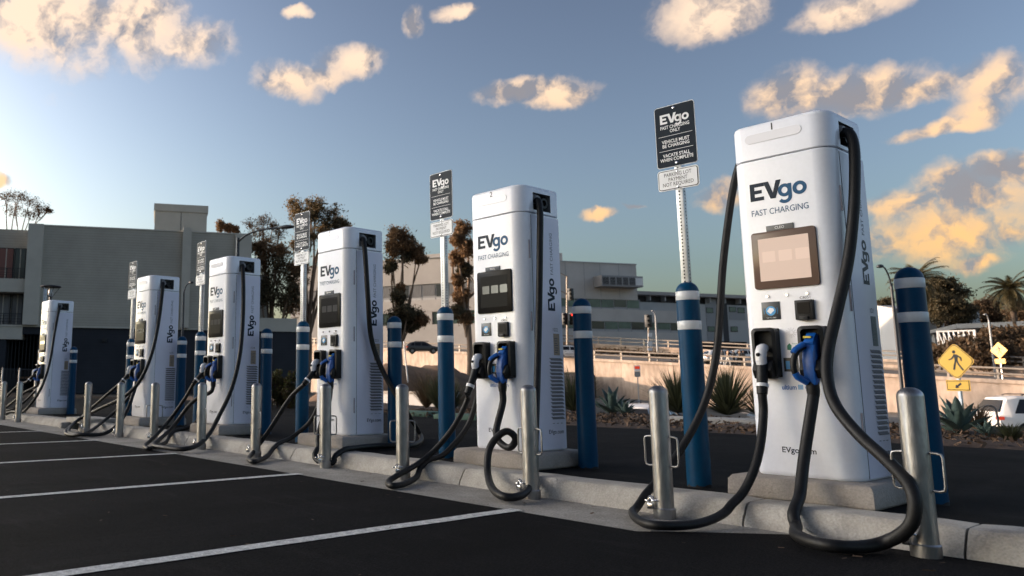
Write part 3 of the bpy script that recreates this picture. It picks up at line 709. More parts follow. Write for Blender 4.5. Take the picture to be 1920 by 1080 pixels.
# ------------------------------------------------------------------ bollards
def steel_bollard(rh):
    t = thing('steel_bollard', '-', 'bollard'); r = .0575; h = .81
    prof = [(r, -.02), (r, h-.045)] + [(r*math.cos(a)*1.0, h-.045+.045*math.sin(a)) for a in [R(12*k) for k in range(1, 7)]] + [(r*.15, h-.001)]
    MB().lathe(prof, 28).build('post', 'galv', t, smooth=45)
    MB().lathe([(.064, -.02), (.066, .055), (.060, .062)], 28).build('ground_sleeve', 'galv', t, smooth=40)
    for s in (-1, 1):
        p = [(s*.045, 0, .315), (s*.085, 0, .312), (s*.103, 0, .318), (s*.108, 0, .335), (s*.108, 0, .47), (s*.103, 0, .487), (s*.085, 0, .492), (s*.045, 0, .495)]
        MB().tube(p, .0065, 8).build('handle', 'galv', t, smooth=60)
    lk = MB().box(-.072, -.036, -.078, -.052, .052, .088).build('padlock', 'chrome', t, bevel=.006)
    MB().tube([(-.066, -.065, .085), (-.066, -.065, .11), (-.054, -.065, .122), (-.042, -.065, .11), (-.042, -.065, .085)], .005, 8).build('shackle', 'chrome', lk, smooth=60)
    for k, (x, y, z, s) in enumerate(((-.055, -.058, .118, 0), (-.03, -.066, .106, 1), (-.08, -.05, .100, 1))):
        pts = [(x+.018*math.cos(a), y+(.010*math.sin(a) if s else 0), z+(.0 if s else .012*math.sin(a))) for a in [2*math.pi*i/12 for i in range(13)]]
        MB().tube(pts, .0042, 6).build('chain_link', 'chrome', t, smooth=60)
    return t
SB = steel_bollard(0)
spots = [(1731, 1040, 0, 'R'), (1244, 978, 0, 'L'), (995, 939, 1, 'R'), (755, 893, 1, 'L'), (610, 882, 2, 'R'), (480, 858, 2, 'L'), (378, 845, 3, 'R'), (290, 828, 3, 'L'), (226, 821, 4, 'R'), (165, 812, 4, 'L'), (37, 793, 6, 'R'), (8, 786, 6, 'L')]
for i, (px, py, n, side) in enumerate(spots):
    b = SB if i == 0 else copy_tree(SB)
    p = onz(px, py, 0); b.location = (p.x, -.105, 0) if True else p
    b.location.x = ony(px, py-60, -.105).x
    b.rotation_euler.z = random.uniform(-.06, .06) if i not in (3, 4, 7) else R(55)
    nm = WHO[n]
    b['label'] = 'steel bollard with handles before the %s side of the %s' % ('socket' if side == 'L' else 'vented', nm)
    b['group'] = 'removable steel bollards in the gutter'
def blue_bollard():
    t = thing('blue_bollard', '-', 'bollard'); r = .0765; h = 1.425
    prof = [(r*1.04, 0), (r*1.03, .3), (r, 1.0), (r, h-.075)] + [(r*math.cos(a), h-.075+.075*math.sin(a)) for a in [R(11*k) for k in range(1, 8)]] + [(r*.12, h)]
    MB().lathe(prof, 32).build('sleeve', 'sleeve_blue', t, smooth=45)
    for z in (h-.135, h-.345): MB().lathe([(r+.001, z), (r+.0025, z+.002), (r+.0025, z+.060), (r+.001, z+.062)], 32, cap0=False, cap1=False).build('reflective_band', 'band', t, smooth=40)
    m = MB(); vs = []; n = 40
    for i in range(n): a = 2*math.pi*i/n; vs += [((r*1.055)*math.cos(a), (r*1.055)*math.sin(a), .001), ((r*1.052)*math.cos(a), (r*1.052)*math.sin(a), .008+max(0, random.gauss(.006, .012)))]
    m.add(vs, [(2*i, 2*((i+1) % n), 2*((i+1) % n)+1, 2*i+1) for i in range(n)]); m.build('scuffed_foot', 'scuff', t)
    return t
BB = blue_bollard(); first = True; LEFT = {}
q1 = {0: (1748, 933), 1: (1103, 867), 2: (741, 836), 3: (497, 818), 4: (336, 800), 6: (132, 774)}
q2 = {0: (1311, 901), 1: (839, 851), 2: (566, 822), 3: (371, 808), 4: (240, 795), 6: (72, 770)}
for q, y, side in ((q1, .9635, 'vented'), (q2, .5916, 'socket')):
    for n, (px, py) in q.items():
        b = BB if first else copy_tree(BB); first = False
        p = ony(px, py, y); b.location = (p.x, y, .12); 
        nm = WHO[n]
        b['label'] = 'tall blue bollard with two white bands %s %s' % ('behind vented side of' if side == 'vented' else 'below sign of', nm)
        b['group'] = 'blue bollards guarding the chargers'
        if side == 'socket': LEFT[n] = Vector((p.x, y, .12+1.425))

# ------------------------------------------------------------------ charging-only signs
def sign():
    t = thing('charging_sign', '-', 'sign'); w, h = .30, .470; z0 = .85; pw = .026
    MB().box(-pw, pw, -pw, pw, -.06, 1.29).build('post', 'post_steel', t, bevel=.003)
    m = MB()
    for k in range(50):
        z = -.0+.0254*k
        for f in ('y', 'x'):
            c = [(.0062*math.cos(a), z+.0062*math.sin(a)) for a in [2*math.pi*i/8 for i in range(8)]]
            m.add([(u, -pw-.0012, v) if f == 'y' else (pw+.0012, u, v) for u, v in c], [tuple(range(8))])
    tag(m.build('perforations', 'post_hole', t), kind='stuff')
    def rr(w, h, r, n=5):
        return [(cx+r*math.cos(R(a+90*k/n)), cz+r*math.sin(R(a+90*k/n))) for cx, cz, a in ((w/2-r, -h/2+r, -90), (w/2-r, h/2-r, 0), (-w/2+r, h/2-r, 90), (-w/2+r, -h/2+r, 180)) for k in range(n+1)]
    def panel(name, zc, w, h, m1, m2, edge):
        p = MB().prism([(x, z+zc) for x, z in rr(w, h, .022)], 'y', -pw-.0065, -pw-.002).build(name, m1, t)
        MB().prism([(x, z+zc) for x, z in rr(w-edge, h-edge, .018)], 'y', -pw-.0085, -pw-.006).build('face', m2, p); return p
    zc = z0+h/2; f = -pw-.0092
    p = panel('charging_panel', zc, w, h, 'sign_edge', 'sign_navy', .010)
    logo(p, 'front', (0, zc+.128), f, .215, 'sign_white', 'sign_white')
    for s, z, wd in (('FAST CHARGING\nONLY', .055, .215), ('VEHICLE MUST\nBE CHARGING', -.055, .205), ('VACATE STALL\nWHEN COMPLETE', -.160, .245)):
        letter(s, 'sign_white', 'front', (0, zc+z), f, p, w=wd, h=.058, bold=.018, line=.9)
    for z in (.003, -.108): MB().box(-.125, .125, f-.0003, f+.001, zc+z-.0012, zc+z+.0012).build('rule', 'sign_white', p)
    for z in (.208, -.210): MB().lathe([(.012, 0), (.011, .004), (.005, .007)], 12).build('bolt', 'chrome', p, smooth=40).matrix_local = Matrix.Translation((0, f+.001, zc+z)) @ Matrix.Rotation(R(90), 4, 'X')
    zc2 = z0-.095
    p2 = panel('payment_panel', zc2, .302, .155, 'sign_white', 'sign_black', .012)
    MB().prism([(x, z+zc2) for x, z in rr(.280, .133, .014)], 'y', -pw-.0098, -pw-.008).build('inner_face', 'sign_white', p2)
    letter('PARKING LOT\nPAYMENT\nNOT REQUIRED', 'text_black', 'front', (0, zc2), -pw-.0104, p2, w=.225, h=.105, line=.92)
    for z in (.055, -.06): MB().lathe([(.008, 0), (.007, .003), (.003, .005)], 10).build('bolt', 'chrome', p2, smooth=40).matrix_local = Matrix.Translation((0, -pw-.0098, zc2+z)) @ Matrix.Rotation(R(90), 4, 'X')
    return t
SG = sign()
for i, n in enumerate((0, 1, 2, 3, 4, 6)):
    t = SG if i == 0 else copy_tree(SG)
    t.location = LEFT[n]; t.rotation_euler.z = (R(4), R(1), R(2), R(-2), R(3), R(-20))[i]
    nm = WHO[n]
    t['label'] = 'dark charging sign above white payment sign on perforated post, %s' % nm
    t['group'] = 'charging signs on perforated posts'

# ------------------------------------------------------------------ buildings
def add_bands(name, per_m, depth=.25):
    m = M[name]; nt = m.node_tree; N = nt.nodes; L = nt.links; b = N['Principled BSDF']
    tc = N.new('ShaderNodeTexCoord'); wv = N.new('ShaderNodeTexWave'); wv.bands_direction = 'Z'; wv.wave_profile = 'SAW'
    wv.inputs['Scale'].default_value = per_m*math.pi/10; wv.inputs['Distortion'].default_value = 0; L.new(tc.outputs['Object'], wv.inputs[0])
    mr = N.new('ShaderNodeMapRange'); L.new(wv.outputs['Fac'], mr.inputs[0]); mr.inputs[1].default_value = .0; mr.inputs[2].default_value = .25; mr.inputs[3].default_value = 1-depth; mr.inputs[4].default_value = 1
    mx = N.new('ShaderNodeVectorMath'); mx.operation = 'SCALE'; src = b.inputs['Base Color'].links[0].from_socket
    L.new(src, mx.inputs[0]); L.new(mr.outputs[0], mx.inputs[3]); L.new(mx.outputs[0], b.inputs['Base Color'])
add_bands('olive_siding', 5.5); add_bands('dark_base', 5.0, .2)

class Facade:
    def __init__(s, name, label, P0, P1, z0=0, cat='building', group=None):
        s.P0 = Vector((P0[0], P0[1], z0)); u = Vector((P1[0]-P0[0], P1[1]-P0[1], 0)); s.W = u.length; s.u = u.normalized(); s.n = Vector((-s.u.y, s.u.x, 0))
        s.t = thing(name, label, cat, s.P0, math.atan2(s.u.y, s.u.x), group)
    def loc(s, px, py, back=0):
        v = ray(px, py); o = s.P0+s.n*back; k = (o-CAM).dot(s.n)/v.dot(s.n); p = CAM+v*k-s.P0
        return p.dot(s.u), p.z
    def box(s, name, m, x0, x1, y0, y1, z0, z1, parent=None, bevel=0): return MB().box(x0, x1, y0, y1, z0, z1).build(name, m, parent or s.t, bevel=bevel)
    def px(s, name, m, a, b, yf, yb, parent=None, z0=None):
        mx = (a[0]+b[0])/2; xa = s.loc(a[0], a[1], yf)[0]; xb = s.loc(b[0], a[1], yf)[0]; zt = s.loc(mx, a[1], yf)[1]; zb = s.loc(mx, b[1], yf)[1] if z0 is None else z0
        return s.box(name, m, xa, xb, yf, yb, zb, zt, parent)
def gpt(px, depth): p = at(px, 717, depth); return (p.x, p.y)

# apartment block at the far end of the lot
B = Facade('apartment_block', 'olive grey apartment block with lap siding and dark ground floor', (-52.524, 11.299), (-52.524+.42*14, 11.299+.907*14))
o0 = B.loc(10, 650)[0]; o1 = B.loc(71, 650)[0]; oz = B.loc(40, 626)[1]
B.box('wall', 'olive_siding', 0, 14.1, 0, 14, 4.52, 11.3)
B.box('parapet', 'olive_trim', -.02, 14.13, -.05, .25, 11.302, 11.40)
B.box('belt_course', 'olive_trim', -12, 14.2, -.06, .1, 4.40, 4.518)
x0, x1 = B.loc(341, 500)[0], B.loc(357, 500)[0]
B.box('pilaster', 'olive_trim', x0, x1, -.35, -.002, 4.52, 11.62)
x0, x1 = B.loc(440, 500)[0], 14.2
B.box('pilaster', 'olive_trim', x0, x1, -.22, -.002, 4.52, 11.3)
B.box('ground_floor', 'dark_base', o1, 17.6, .12, 14, 0, 4.4)
B.box('ground_floor', 'dark_base', -12, o0, .12, 14, 0, 4.4)
B.box('door_header', 'dark_base', o0, o1, .12, 14, oz, 4.4)
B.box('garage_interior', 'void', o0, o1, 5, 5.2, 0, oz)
B.box('painted_lit_strip', 'warm_gap', o0+.5, o1-.3, 3.0, 3.1, .95, 1.10)  # warm colour stands in for a lit strip, no lamp
for k in range(9): xx = o0+(o1-o0)*(k+.5)/9; B.box('gate_bar', 'iron', xx-.02, xx+.02, .5, .54, .9, oz)
B.box('pier', 'olive_trim', B.loc(50, 500)[0], .02, -.35, -.002, 4.52, 11.38)
B.box('bay_wall', 'olive_siding', -12, B.loc(50, 500)[0], 1.3, 14, 4.52, 11.2)
for (ya, yb, yr, mats) in ((467, 503, 523, ('pane_red', 'pane')), (553, 588, 611, ('pane_curtain', 'pane_curtain'))):
    zt = B.loc(25, ya, 1.3)[1]; zb = B.loc(25, yr, 1.3)[1]; zr = B.loc(25, yb, .2)[1]; zs = B.loc(25, yr, .2)[1]
    for k, (xa, xb) in enumerate(((0, 25), (30, 48))):
        wx0 = B.loc(xa, 480, 1.3)[0]; wx1 = B.loc(xb, 480, 1.3)[0]
        wd = B.box('window', 'iron', wx0-.06, wx1+.06, 1.22, 1.298, zb-.1, zt+.06)
        B.box('pane', mats[k], wx0, wx1, 1.19, 1.222, zb, zt, wd); B.box('mullion', 'olive_trim', (wx0+wx1)/2-.03, (wx0+wx1)/2+.03, 1.17, 1.192, zb, zt, wd)
    bx0 = -4.4; bx1 = B.loc(50, 500)[0]-.02
    B.box('balcony_slab', 'olive_trim', bx0, bx1, .0, 1.298, zs-.9, zs)
    rl = B.box('balcony_rail', 'iron', bx0, bx1, .05, .10, zr-.05, zr)
    for k in range(4): B.box('bar', 'iron', bx0, bx1, .06, .085, zs+.08+(zr-zs)*k/4.4, zs+.11+(zr-zs)*k/4.4, rl)
    for k in range(4): xx = bx1-.05-k*1.2; B.box('rail_post', 'iron', xx-.03, xx+.03, .045, .105, zs, zr-.052, rl)
B.box('annex_parapet', 'olive_trim', 14.22, 17.6, .0, 10, 4.402, 5.35)
B.box('rooftop_block', 'olive_siding', B.loc(486, 540, 4)[0]-2.4, B.loc(505, 540, 4)[0], 4, 8, 5.352, B.loc(500, 515, 4)[1])
x0, x1 = B.loc(288, 410, 3)[0], B.loc(390, 410, 3)[0]; zt = B.loc(340, 384, 3)[1]
pn = B.box('stair_tower', 'olive_trim', x0+.08, x1-.08, 3, 8, 11.2, zt-.55); B.box('tower_fascia', 'olive_trim', x0, x1, 2.92, 8.1, zt-.548, zt, pn)
B.box('tower_joint', 'seam', (x0+x1)/2-.02, (x0+x1)/2+.02, 2.985, 3.01, 11.2, zt-.56, pn)
B.box('roof_vent', 'olive_trim', 1.6, 3.1, 1, 2, 11.402, 11.52); B.box('roof_vent', 'iron', 6.6, 7.3, 2.2, 2.8, 11.31, 11.6)
B.box('wall_lamp', 'iron', B.loc(192, 632)[0], B.loc(200, 632)[0], -.08, .118, 3.5, 3.72)

def panes(F, n, a, b, yf, mats, parent=None, frame='grey_concrete', name='window'):
    zt = F.loc((a[0]+b[0])/2, a[1], yf)[1]; zb = F.loc((a[0]+b[0])/2, b[1], yf)[1]; xa = F.loc(a[0], a[1], yf)[0]; xb = F.loc(b[0], a[1], yf)[0]
    st = (xb-xa)/n
    for k in range(n):
        w = F.box(name, 'mid_panel', xa+k*st, xa+(k+1)*st-.012, yf+.15, yf+.4, zb, zt, parent)
        F.box('pane', mats[k % len(mats)], xa+k*st+.10, xa+(k+1)*st-.11, yf+.10, yf+.148, zb+.12+(.5 if k % 3 == 1 else .35), zt-.10, w)
        F.box('spandrel', 'pale_panel', xa+k*st+.10, xa+(k+1)*st-.11, yf+.11, yf+.147, zb+.02, zb+.30, w)
# grey concrete office with ribbon windows
G = Facade('concrete_office', 'grey concrete office with ribbon windows and a projecting louvred box', gpt(880, 146), gpt(1285, 156), -1.3)
G.px('upper_wall', 'grey_concrete', (880, 490), (1192, 558), 0, 25)
G.px('ribbon_back', 'mid_panel', (880, 557), (1199, 579), .5, 25)
panes(G, 12, (900, 558), (1199, 578), .05, ['pane_green', 'pane', 'pane_green'])
G.px('middle_wall', 'grey_concrete', (880, 578), (1282, 601), 0, 25)
G.px('ribbon_back', 'mid_panel', (880, 600), (1282, 621), .5, 25)
panes(G, 15, (900, 601), (1281, 620), .05, ['pane_green', 'pane_green', 'pane'])
G.px('lower_wall', 'grey_concrete', (880, 620), (1282, 720), 0, 25, z0=0)
lb = G.px('louvre_box', 'mid_panel', (1128, 517), (1205, 537), -3, -.01)
xa = G.loc(1130, 520, -3)[0]; xb = G.loc(1190, 520, -3)[0]; za = G.loc(1160, 520, -3)[1]; zb = G.loc(1160, 534, -3)[1]
G.box('louvre_face', 'louver', xa, xb, -3.05, -3.01, zb, za, lb)
for k in range(4): xx = xa+(xb-xa)*(k+1)/5; G.box('louvre_post', 'mid_panel', xx-.12, xx+.12, -3.12, -3.052, zb, za, lb)
for k in range(5): zz = zb+(za-zb)*(k+.5)/5; G.box('slat', 'mid_panel', xa, xb, -3.09, -3.053, zz-.03, zz+.03, lb)
G.box('end_fin', 'white_metal', xb+.15, G.loc(1205, 520, -3)[0]-.05, -3.08, -3.01, zb, za, lb)
for px in (1060, 1095, 1125, 1160):
    x = G.loc(px, 510)[0]; G.box('panel_joint', 'mid_panel', x-.04, x+.04, -.02, .0, G.loc(1100, 556)[1], G.loc(1100, 491)[1])
G.px('roof_unit', 'pale_panel', (1030, 474), (1054, 489), 6, 12); G.px('coping', 'pale_panel', (880, 488), (1193, 490), -.15, .4)
# pale building behind the ramp
W = Facade('pale_office', 'pale panelled building with thin overhanging roof edge beyond the ramp', gpt(1190, 162), gpt(1425, 170), -1.3)
W.px('wall', 'pale_panel', (1196, 570), (1425, 700), 0, 20, z0=0)
W.px('under_roof_band', 'louver', (1196, 556), (1425, 571), .6, 20)  # dark band set beneath the roof overhang
W.px('roof_edge', 'warm_concrete', (1192, 550), (1428, 556), -1.6, 20)
for k in range(8): x = W.loc(1215+28*k, 560)[0]; W.box('roof_bracket', 'pale_panel', x-.12, x+.12, -.8, .58, W.loc(1300, 567)[1], W.loc(1300, 557)[1])
for a, b, m in (((1322, 560), (1342, 640), 'mid_panel'), ((1352, 556), (1362, 650), 'louver'), ((1366, 575), (1396, 600), 'mid_panel')): W.px('facade_panel', m, a, b, -.06, -.002)
for a in ((1324, 577), (1367, 575), (1383, 577), (1327, 612), (1370, 612), (1205, 590), (1235, 590)): 
    w = W.px('window', 'iron', a, (a[0]+13, a[1]+10), -.12, -.062); W.px('pane', 'pane_green', (a[0]+1, a[1]+1), (a[0]+12, a[1]+9), -.14, -.122, w)
W.px('loading_opening', 'void', (1290, 640), (1400, 662), -.10, -.003)
for px in (1310, 1350, 1405): x = W.loc(px, 600)[0]; W.box('panel_joint', 'mid_panel', x-.05, x+.05, -.03, -.001, 2, W.loc(1300, 572)[1])
# warm hospital block behind the trees
H = Facade('warm_office', 'warm beige office with a band of blinded windows behind the trees', gpt(545, 119), gpt(900, 105), -1.0)
H.px('upper_wall', 'warm_concrete', (545, 490), (900, 537), 0, 22); H.px('ribbon_back', 'mid_panel', (545, 536), (900, 567), .6, 22)
H.px('middle_wall', 'warm_concrete', (545, 566), (900, 588), 0, 22); H.px('lower_back', 'mid_panel', (545, 587), (900, 612), .6, 22); H.px('lower_wall', 'warm_concrete', (545, 611), (900, 720), 0, 22, z0=0)
panes(H, 14, (560, 537), (895, 566), .05, ['pane_curtain', 'pane_curtain', 'pane'])
xa = H.loc(560, 600)[0]; xb = H.loc(895, 600)[0]; za = H.loc(720, 612)[1]; zb = H.loc(720, 587)[1]
for k in range(11):
    x = xa+(xb-xa)*k/11; w = (xb-xa)/11
    H.box('wall_pier', 'warm_concrete', x, x+w*.45, .0, .6, za, zb); H.box('pane', 'pane_green', x+w*.46, x+w*.99, .3, .4, za, zb)
H.px('penthouse', 'warm_concrete', (770, 476), (862, 491), 5, 14); H.px('coping', 'pale_panel', (545, 488), (900, 490), -.2, .5)
# unseen block added left of the frame to cast shade over the chargers
K = Facade('added_shade_block', 'unseen brown brick block added to shade the chargers', (-57, -62), (-57, -20), 0)
K.box('wall', 'brick_far', 0, 42, 0, 12, 0, 15.2)
for j in range(4):
    for k in range(8): K.box('window', 'pane', 1.2+5.1*k, 4.8+5.1*k, -.06, -.002, 1.2+3.5*j, 3.1+3.5*j)

# ------------------------------------------------------------------ ramp, its walls and rails
A1, A2 = Vector((-49.188, 68.526, 3.516)), Vector((-16.649, 71.783, 1.366))
B1_, B2_ = at(1060, 641, 108), at(1900, 686, 76)
def lineA(X): k = (X-A1.x)/(A2.x-A1.x); p = A1.lerp(A2, k); p.z = max(p.z, .2); return p
def lineB(X): k = (X-B1_.x)/(B2_.x-B1_.x); p = B1_.lerp(B2_, k); p.z = max(p.z, lineA(X).z+.6); return p
def deck(X, Yv):
    a, b = lineA(X), lineB(X); k = (Yv-a.y)/(b.y-a.y); return a.z-.25 + k*((b.z-1.1)-(a.z-.25))
XS = [-118+4*i for i in range(34)]
m = MB(); vs = []
for X in XS: a, b = lineA(X), lineB(X); vs += [(X, a.y+.1, a.z-.25), (X, b.y+.1, b.z-1.1)]
m.add(vs, [(2*i, 2*i+2, 2*i+3, 2*i+1) for i in range(len(XS)-1)]); tag(m.build('ramp_road', 'street'), kind='structure')
def wall_line(name, label, line, base, openings=(), step=8.0, x0=-118, x1=14, rail=True, copz=.28):
    t = thing(name, label, 'wall', (x0, line(x0).y, 0)); o = Vector(t.location); X = x0
    cuts = sorted({x0, x1, *[v for op in openings for v in op[:2]], *[x0+step*k for k in range(int((x1-x0)/step)+1)]})
    for a, b in zip(cuts[:-1], cuts[1:]):
        if b-a < .05: continue
        op = [q for q in openings if a >= q[0]-.01 and b <= q[1]+.01]
        pa, pb = line(a+.015), line(b-.015); zl = op[0][2] if op else base
        vs = [Vector((p.x, p.y+dy, z))-o for p in (pa, pb) for dy in (0, .5) for z in (zl, p.z-copz)]
        m = MB(); m.add(vs, [(0, 1, 5, 4), (2, 6, 7, 3), (0, 2, 3, 1), (4, 5, 7, 6), (1, 3, 7, 5), (0, 4, 6, 2)]); m.build('wall_panel', 'bridge', t)
        vs = [Vector((p.x+s, p.y+dy, z))-o for p, s in ((pa, -.01), (pb, .01)) for dy in (-.18, .55) for z in (p.z-copz+.002, p.z)]
        m = MB(); m.add(vs, [(0, 1, 5, 4), (2, 6, 7, 3), (0, 2, 3, 1), (4, 5, 7, 6), (1, 3, 7, 5), (0, 4, 6, 2)]); m.build('coping', 'bridge', t)
    for q in openings:
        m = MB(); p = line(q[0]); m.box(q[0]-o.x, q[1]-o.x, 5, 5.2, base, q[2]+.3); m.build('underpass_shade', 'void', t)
        for xx in (q[0], q[1]): MB().box(xx-o.x-.1, xx-o.x+.1, .3, 5, base, q[2]).build('underpass_side', 'bridge', t)
    return t
def railing(name, label, line, x0=-118, x1=14, step=3.0, h=.85):
    t = thing(name, label, 'railing', (x0, line(x0).y, 0)); o = Vector(t.location)
    n = int((x1-x0)/step)
    for z in (h, h-.43): 
        MB().tube([line(x0+step*k)+Vector((0, .1, z))-o for k in range(n+1)], .085, 6).build('rail', 'rail', t, smooth=60)
    for k in range(n+1):
        p = line(x0+step*k)-o; MB().box(p.x-.07, p.x+.07, p.y+.14, p.y+.30, p.z, p.z+h+.05).build('rail_post', 'rail', t)
opx0, opx1 = -54.4, -48.9
wall_line('ramp_wall', 'sunlit beige concrete retaining wall of the road ramp with dark underpass', lineA, -1.45, [(opx0, opx1, 1.75)])
railing('ramp_railing', 'two-bar metal railing along the top of the sunlit ramp wall', lineA)
wall_line('upper_wall', 'low concrete wall on the far side of the ramp road', lineB, -1.4, x1=20)
railing('upper_railing', 'two-bar metal railing on the low wall behind the ramp road', lineB, x1=20)

# ------------------------------------------------------------------ street lamps, signals, signs
def lamp(name, label, px, depth, z0, pytop, arm_px, arm_py, mt='lamp_dark', r=.07, head=.65):
    p = at(px, 717, depth); t = thing(name, label, 'street lamp', (p.x, p.y, z0)); o = Vector(t.location)
    v = ray(px, pytop); k = ((Vector((p.x, p.y, 0))-CAM).dot(Vector((v.x, v.y, 0))))/(v.x*v.x+v.y*v.y); zt = (CAM+v*k).z-z0
    MB().tube([(0, 0, 0), (0, 0, zt*.5), (0, 0, zt)], [r*1.25, r, r*.8], 10).build('pole', mt, t, smooth=60)
    MB().box(-r*2.2, r*2.2, -r*2.2, r*2.2, 0, .25).build('base', mt, t, bevel=.02)
    e = at(arm_px, arm_py, depth)-o; d = Vector((e.x, e.y, 0)); dn = d.normalized()
    MB().tube(spline([Vector((0, 0, zt-.15)), Vector((0, 0, zt-.05))+d*.2+Vector((0, 0, (e.z-zt)*.55)), d*.6+Vector((0, 0, zt+(e.z-zt)*.98)), e], 5), r*.5, 8).build('arm', mt, t, smooth=60)
    q = [(-.08, .05), (.1, .075), (.45, .10), (.8, .075), (1, .02)]; rings = []; sd = Vector((-dn.y, dn.x, 0))
    for s, w in q:
        c = e+dn*s*head+Vector((0, 0, -.02*s)); rings.append([c+sd*(w*1.3*math.cos(a))+Vector((0, 0, w*(.9 if math.sin(a) > 0 else .6)*math.sin(a))) for a in [2*math.pi*i/10 for i in range(10)]])
    MB().loft(rings).build('lamp_head', mt, t, smooth=60)
lamp('street_lamp', 'dark cobra-head street lamp with long curved arm before apartment block', 440, 28, -.03, 446, 525, 427, r=.075, head=.62)
lamp('street_lamp', 'small dark street lamp with short curved arm before apartment block pilaster', 339, 44, -.03, 545, 357, 530, r=.07, head=.3)
lamp('street_lamp', 'thin street lamp with curved arm beside the white lit wall', 1690, 30, -1.33, 530, 1652, 500, r=.06, head=.3)
lamp('street_lamp', 'pale street lamp above the small yellow diamond sign', 1868, 74, 1.0, 600, 1848, 590, 'pale_panel', .09, .5)
lamp('street_lamp', 'pale street lamp beside the traffic signal on the ramp', 1236, 86, 3, 592, 1224, 583, 'pale_panel', .09, .4)
# post-top lantern
p = at(85, 717, 36); t = thing('post_lantern', 'post-top lantern with wide flat hood before the apartment block', 'street lamp', (p.x, p.y, -.03))
zt = at(85, 533, 36).z+.03
MB().tube([(0, 0, 0), (0, 0, zt-.5)], .06, 10).build('pole', 'lamp_dark', t, smooth=60)
MB().lathe([(.45, zt-.06), (.47, zt-.03), (.44, zt), (.1, zt+.04)], 24).build('hood', 'lamp_dark', t, smooth=40)
for k in range(4):
    a = k*math.pi/2; MB().tube([(.07*math.cos(a), .07*math.sin(a), zt-.52), (.40*math.cos(a), .40*math.sin(a), zt-.06)], .015, 6).build('strut', 'lamp_dark', t)
MB().lathe([(.06, zt-.5), (.12, zt-.45), (.10, zt-.2), (.05, zt-.1)], 14).build('lamp_globe', 'band', t, smooth=60)
def signal(t, c, s=.34, h=1.05, red=False):
    a = MB().box(c.x-s/2, c.x+s/2, c.y-s/2, c.y+s/2, c.z-h/2, c.z+h/2).build('signal_head', 'black', t, bevel=.03)
    dv = (CAM-Vector(t.location)-c); dv.z = 0; dv.normalize(); sd = Vector((-dv.y, dv.x, 0))
    for k in range(3):
        z = c.z+h/3*(1-k); cc = Vector((c.x, c.y, z))+dv*(s/2+.16)
        MB().loft([[cc+dv*y+sd*(.13*math.cos(q))+Vector((0, 0, .13*math.sin(q))) for q in [2*math.pi*i/12 for i in range(12)]] for y in (-.08, .02)]).build('lens', 'signal_red' if red and k == 0 else 'black_deep', a)
        MB().loft([[cc+dv*y+sd*(.16*math.cos(q))+Vector((0, 0, .16*math.sin(q))) for q in [math.pi*i/8 for i in range(9)]] for y in (0, .22)], False, False).build('visor', 'black', a)
p = at(1066, 717, 92); t = thing('traffic_signal', 'tall traffic signal mast with several heads beside the grey office', 'traffic light', (p.x, p.y, deck(p.x, p.y))); o = Vector(t.location)
MB().tube([(0, 0, 0), at(1063, 517, 92)-o], [.14, .10], 10).build('mast', 'rail', t, smooth=60)
MB().tube(spline([at(1064, 552, 92)-o, at(1050, 545, 92)-o, at(1030, 538, 92)-o, at(1000, 536, 92)-o], 4), .07, 8).build('mast_arm', 'rail', t, smooth=60)
MB().tube(spline([at(1063, 519, 92)-o, at(1050, 512, 92)-o, at(1035, 510, 92)-o], 4), .06, 8).build('lamp_arm', 'rail', t, smooth=60)
for c, rd in (((1070, 552), False), ((1058, 598), False), ((1073, 598), True)): signal(t, at(c[0], c[1], 91.6)-o, .5, 1.4, rd)
p = at(1218, 717, 84); t = thing('traffic_signal', 'traffic signal post with two small white signs on the ramp', 'traffic light', (p.x, p.y, deck(p.x, p.y))); o = Vector(t.location)
MB().tube([(0, 0, 0), at(1216, 592, 84)-o], .07, 8).build('post', 'rail', t, smooth=60)
signal(t, at(1216, 602, 83.6)-o, .55, 1.35)
for y, w, h in ((628, 7, 7), (645, 8, 9), (655, 8, 5)):
    c = at(1219, y, 83.4)-o; F = [c+RT*(sx*w*.5/17)+UP*(sz*h*.5/17) for sx, sz in ((-1, -1), (1, -1), (1, 1), (-1, 1))]
    m = MB(); m.loft([F, [q+FW*.05 for q in F]]); m.build('sign_plate', 'sign_white', t)
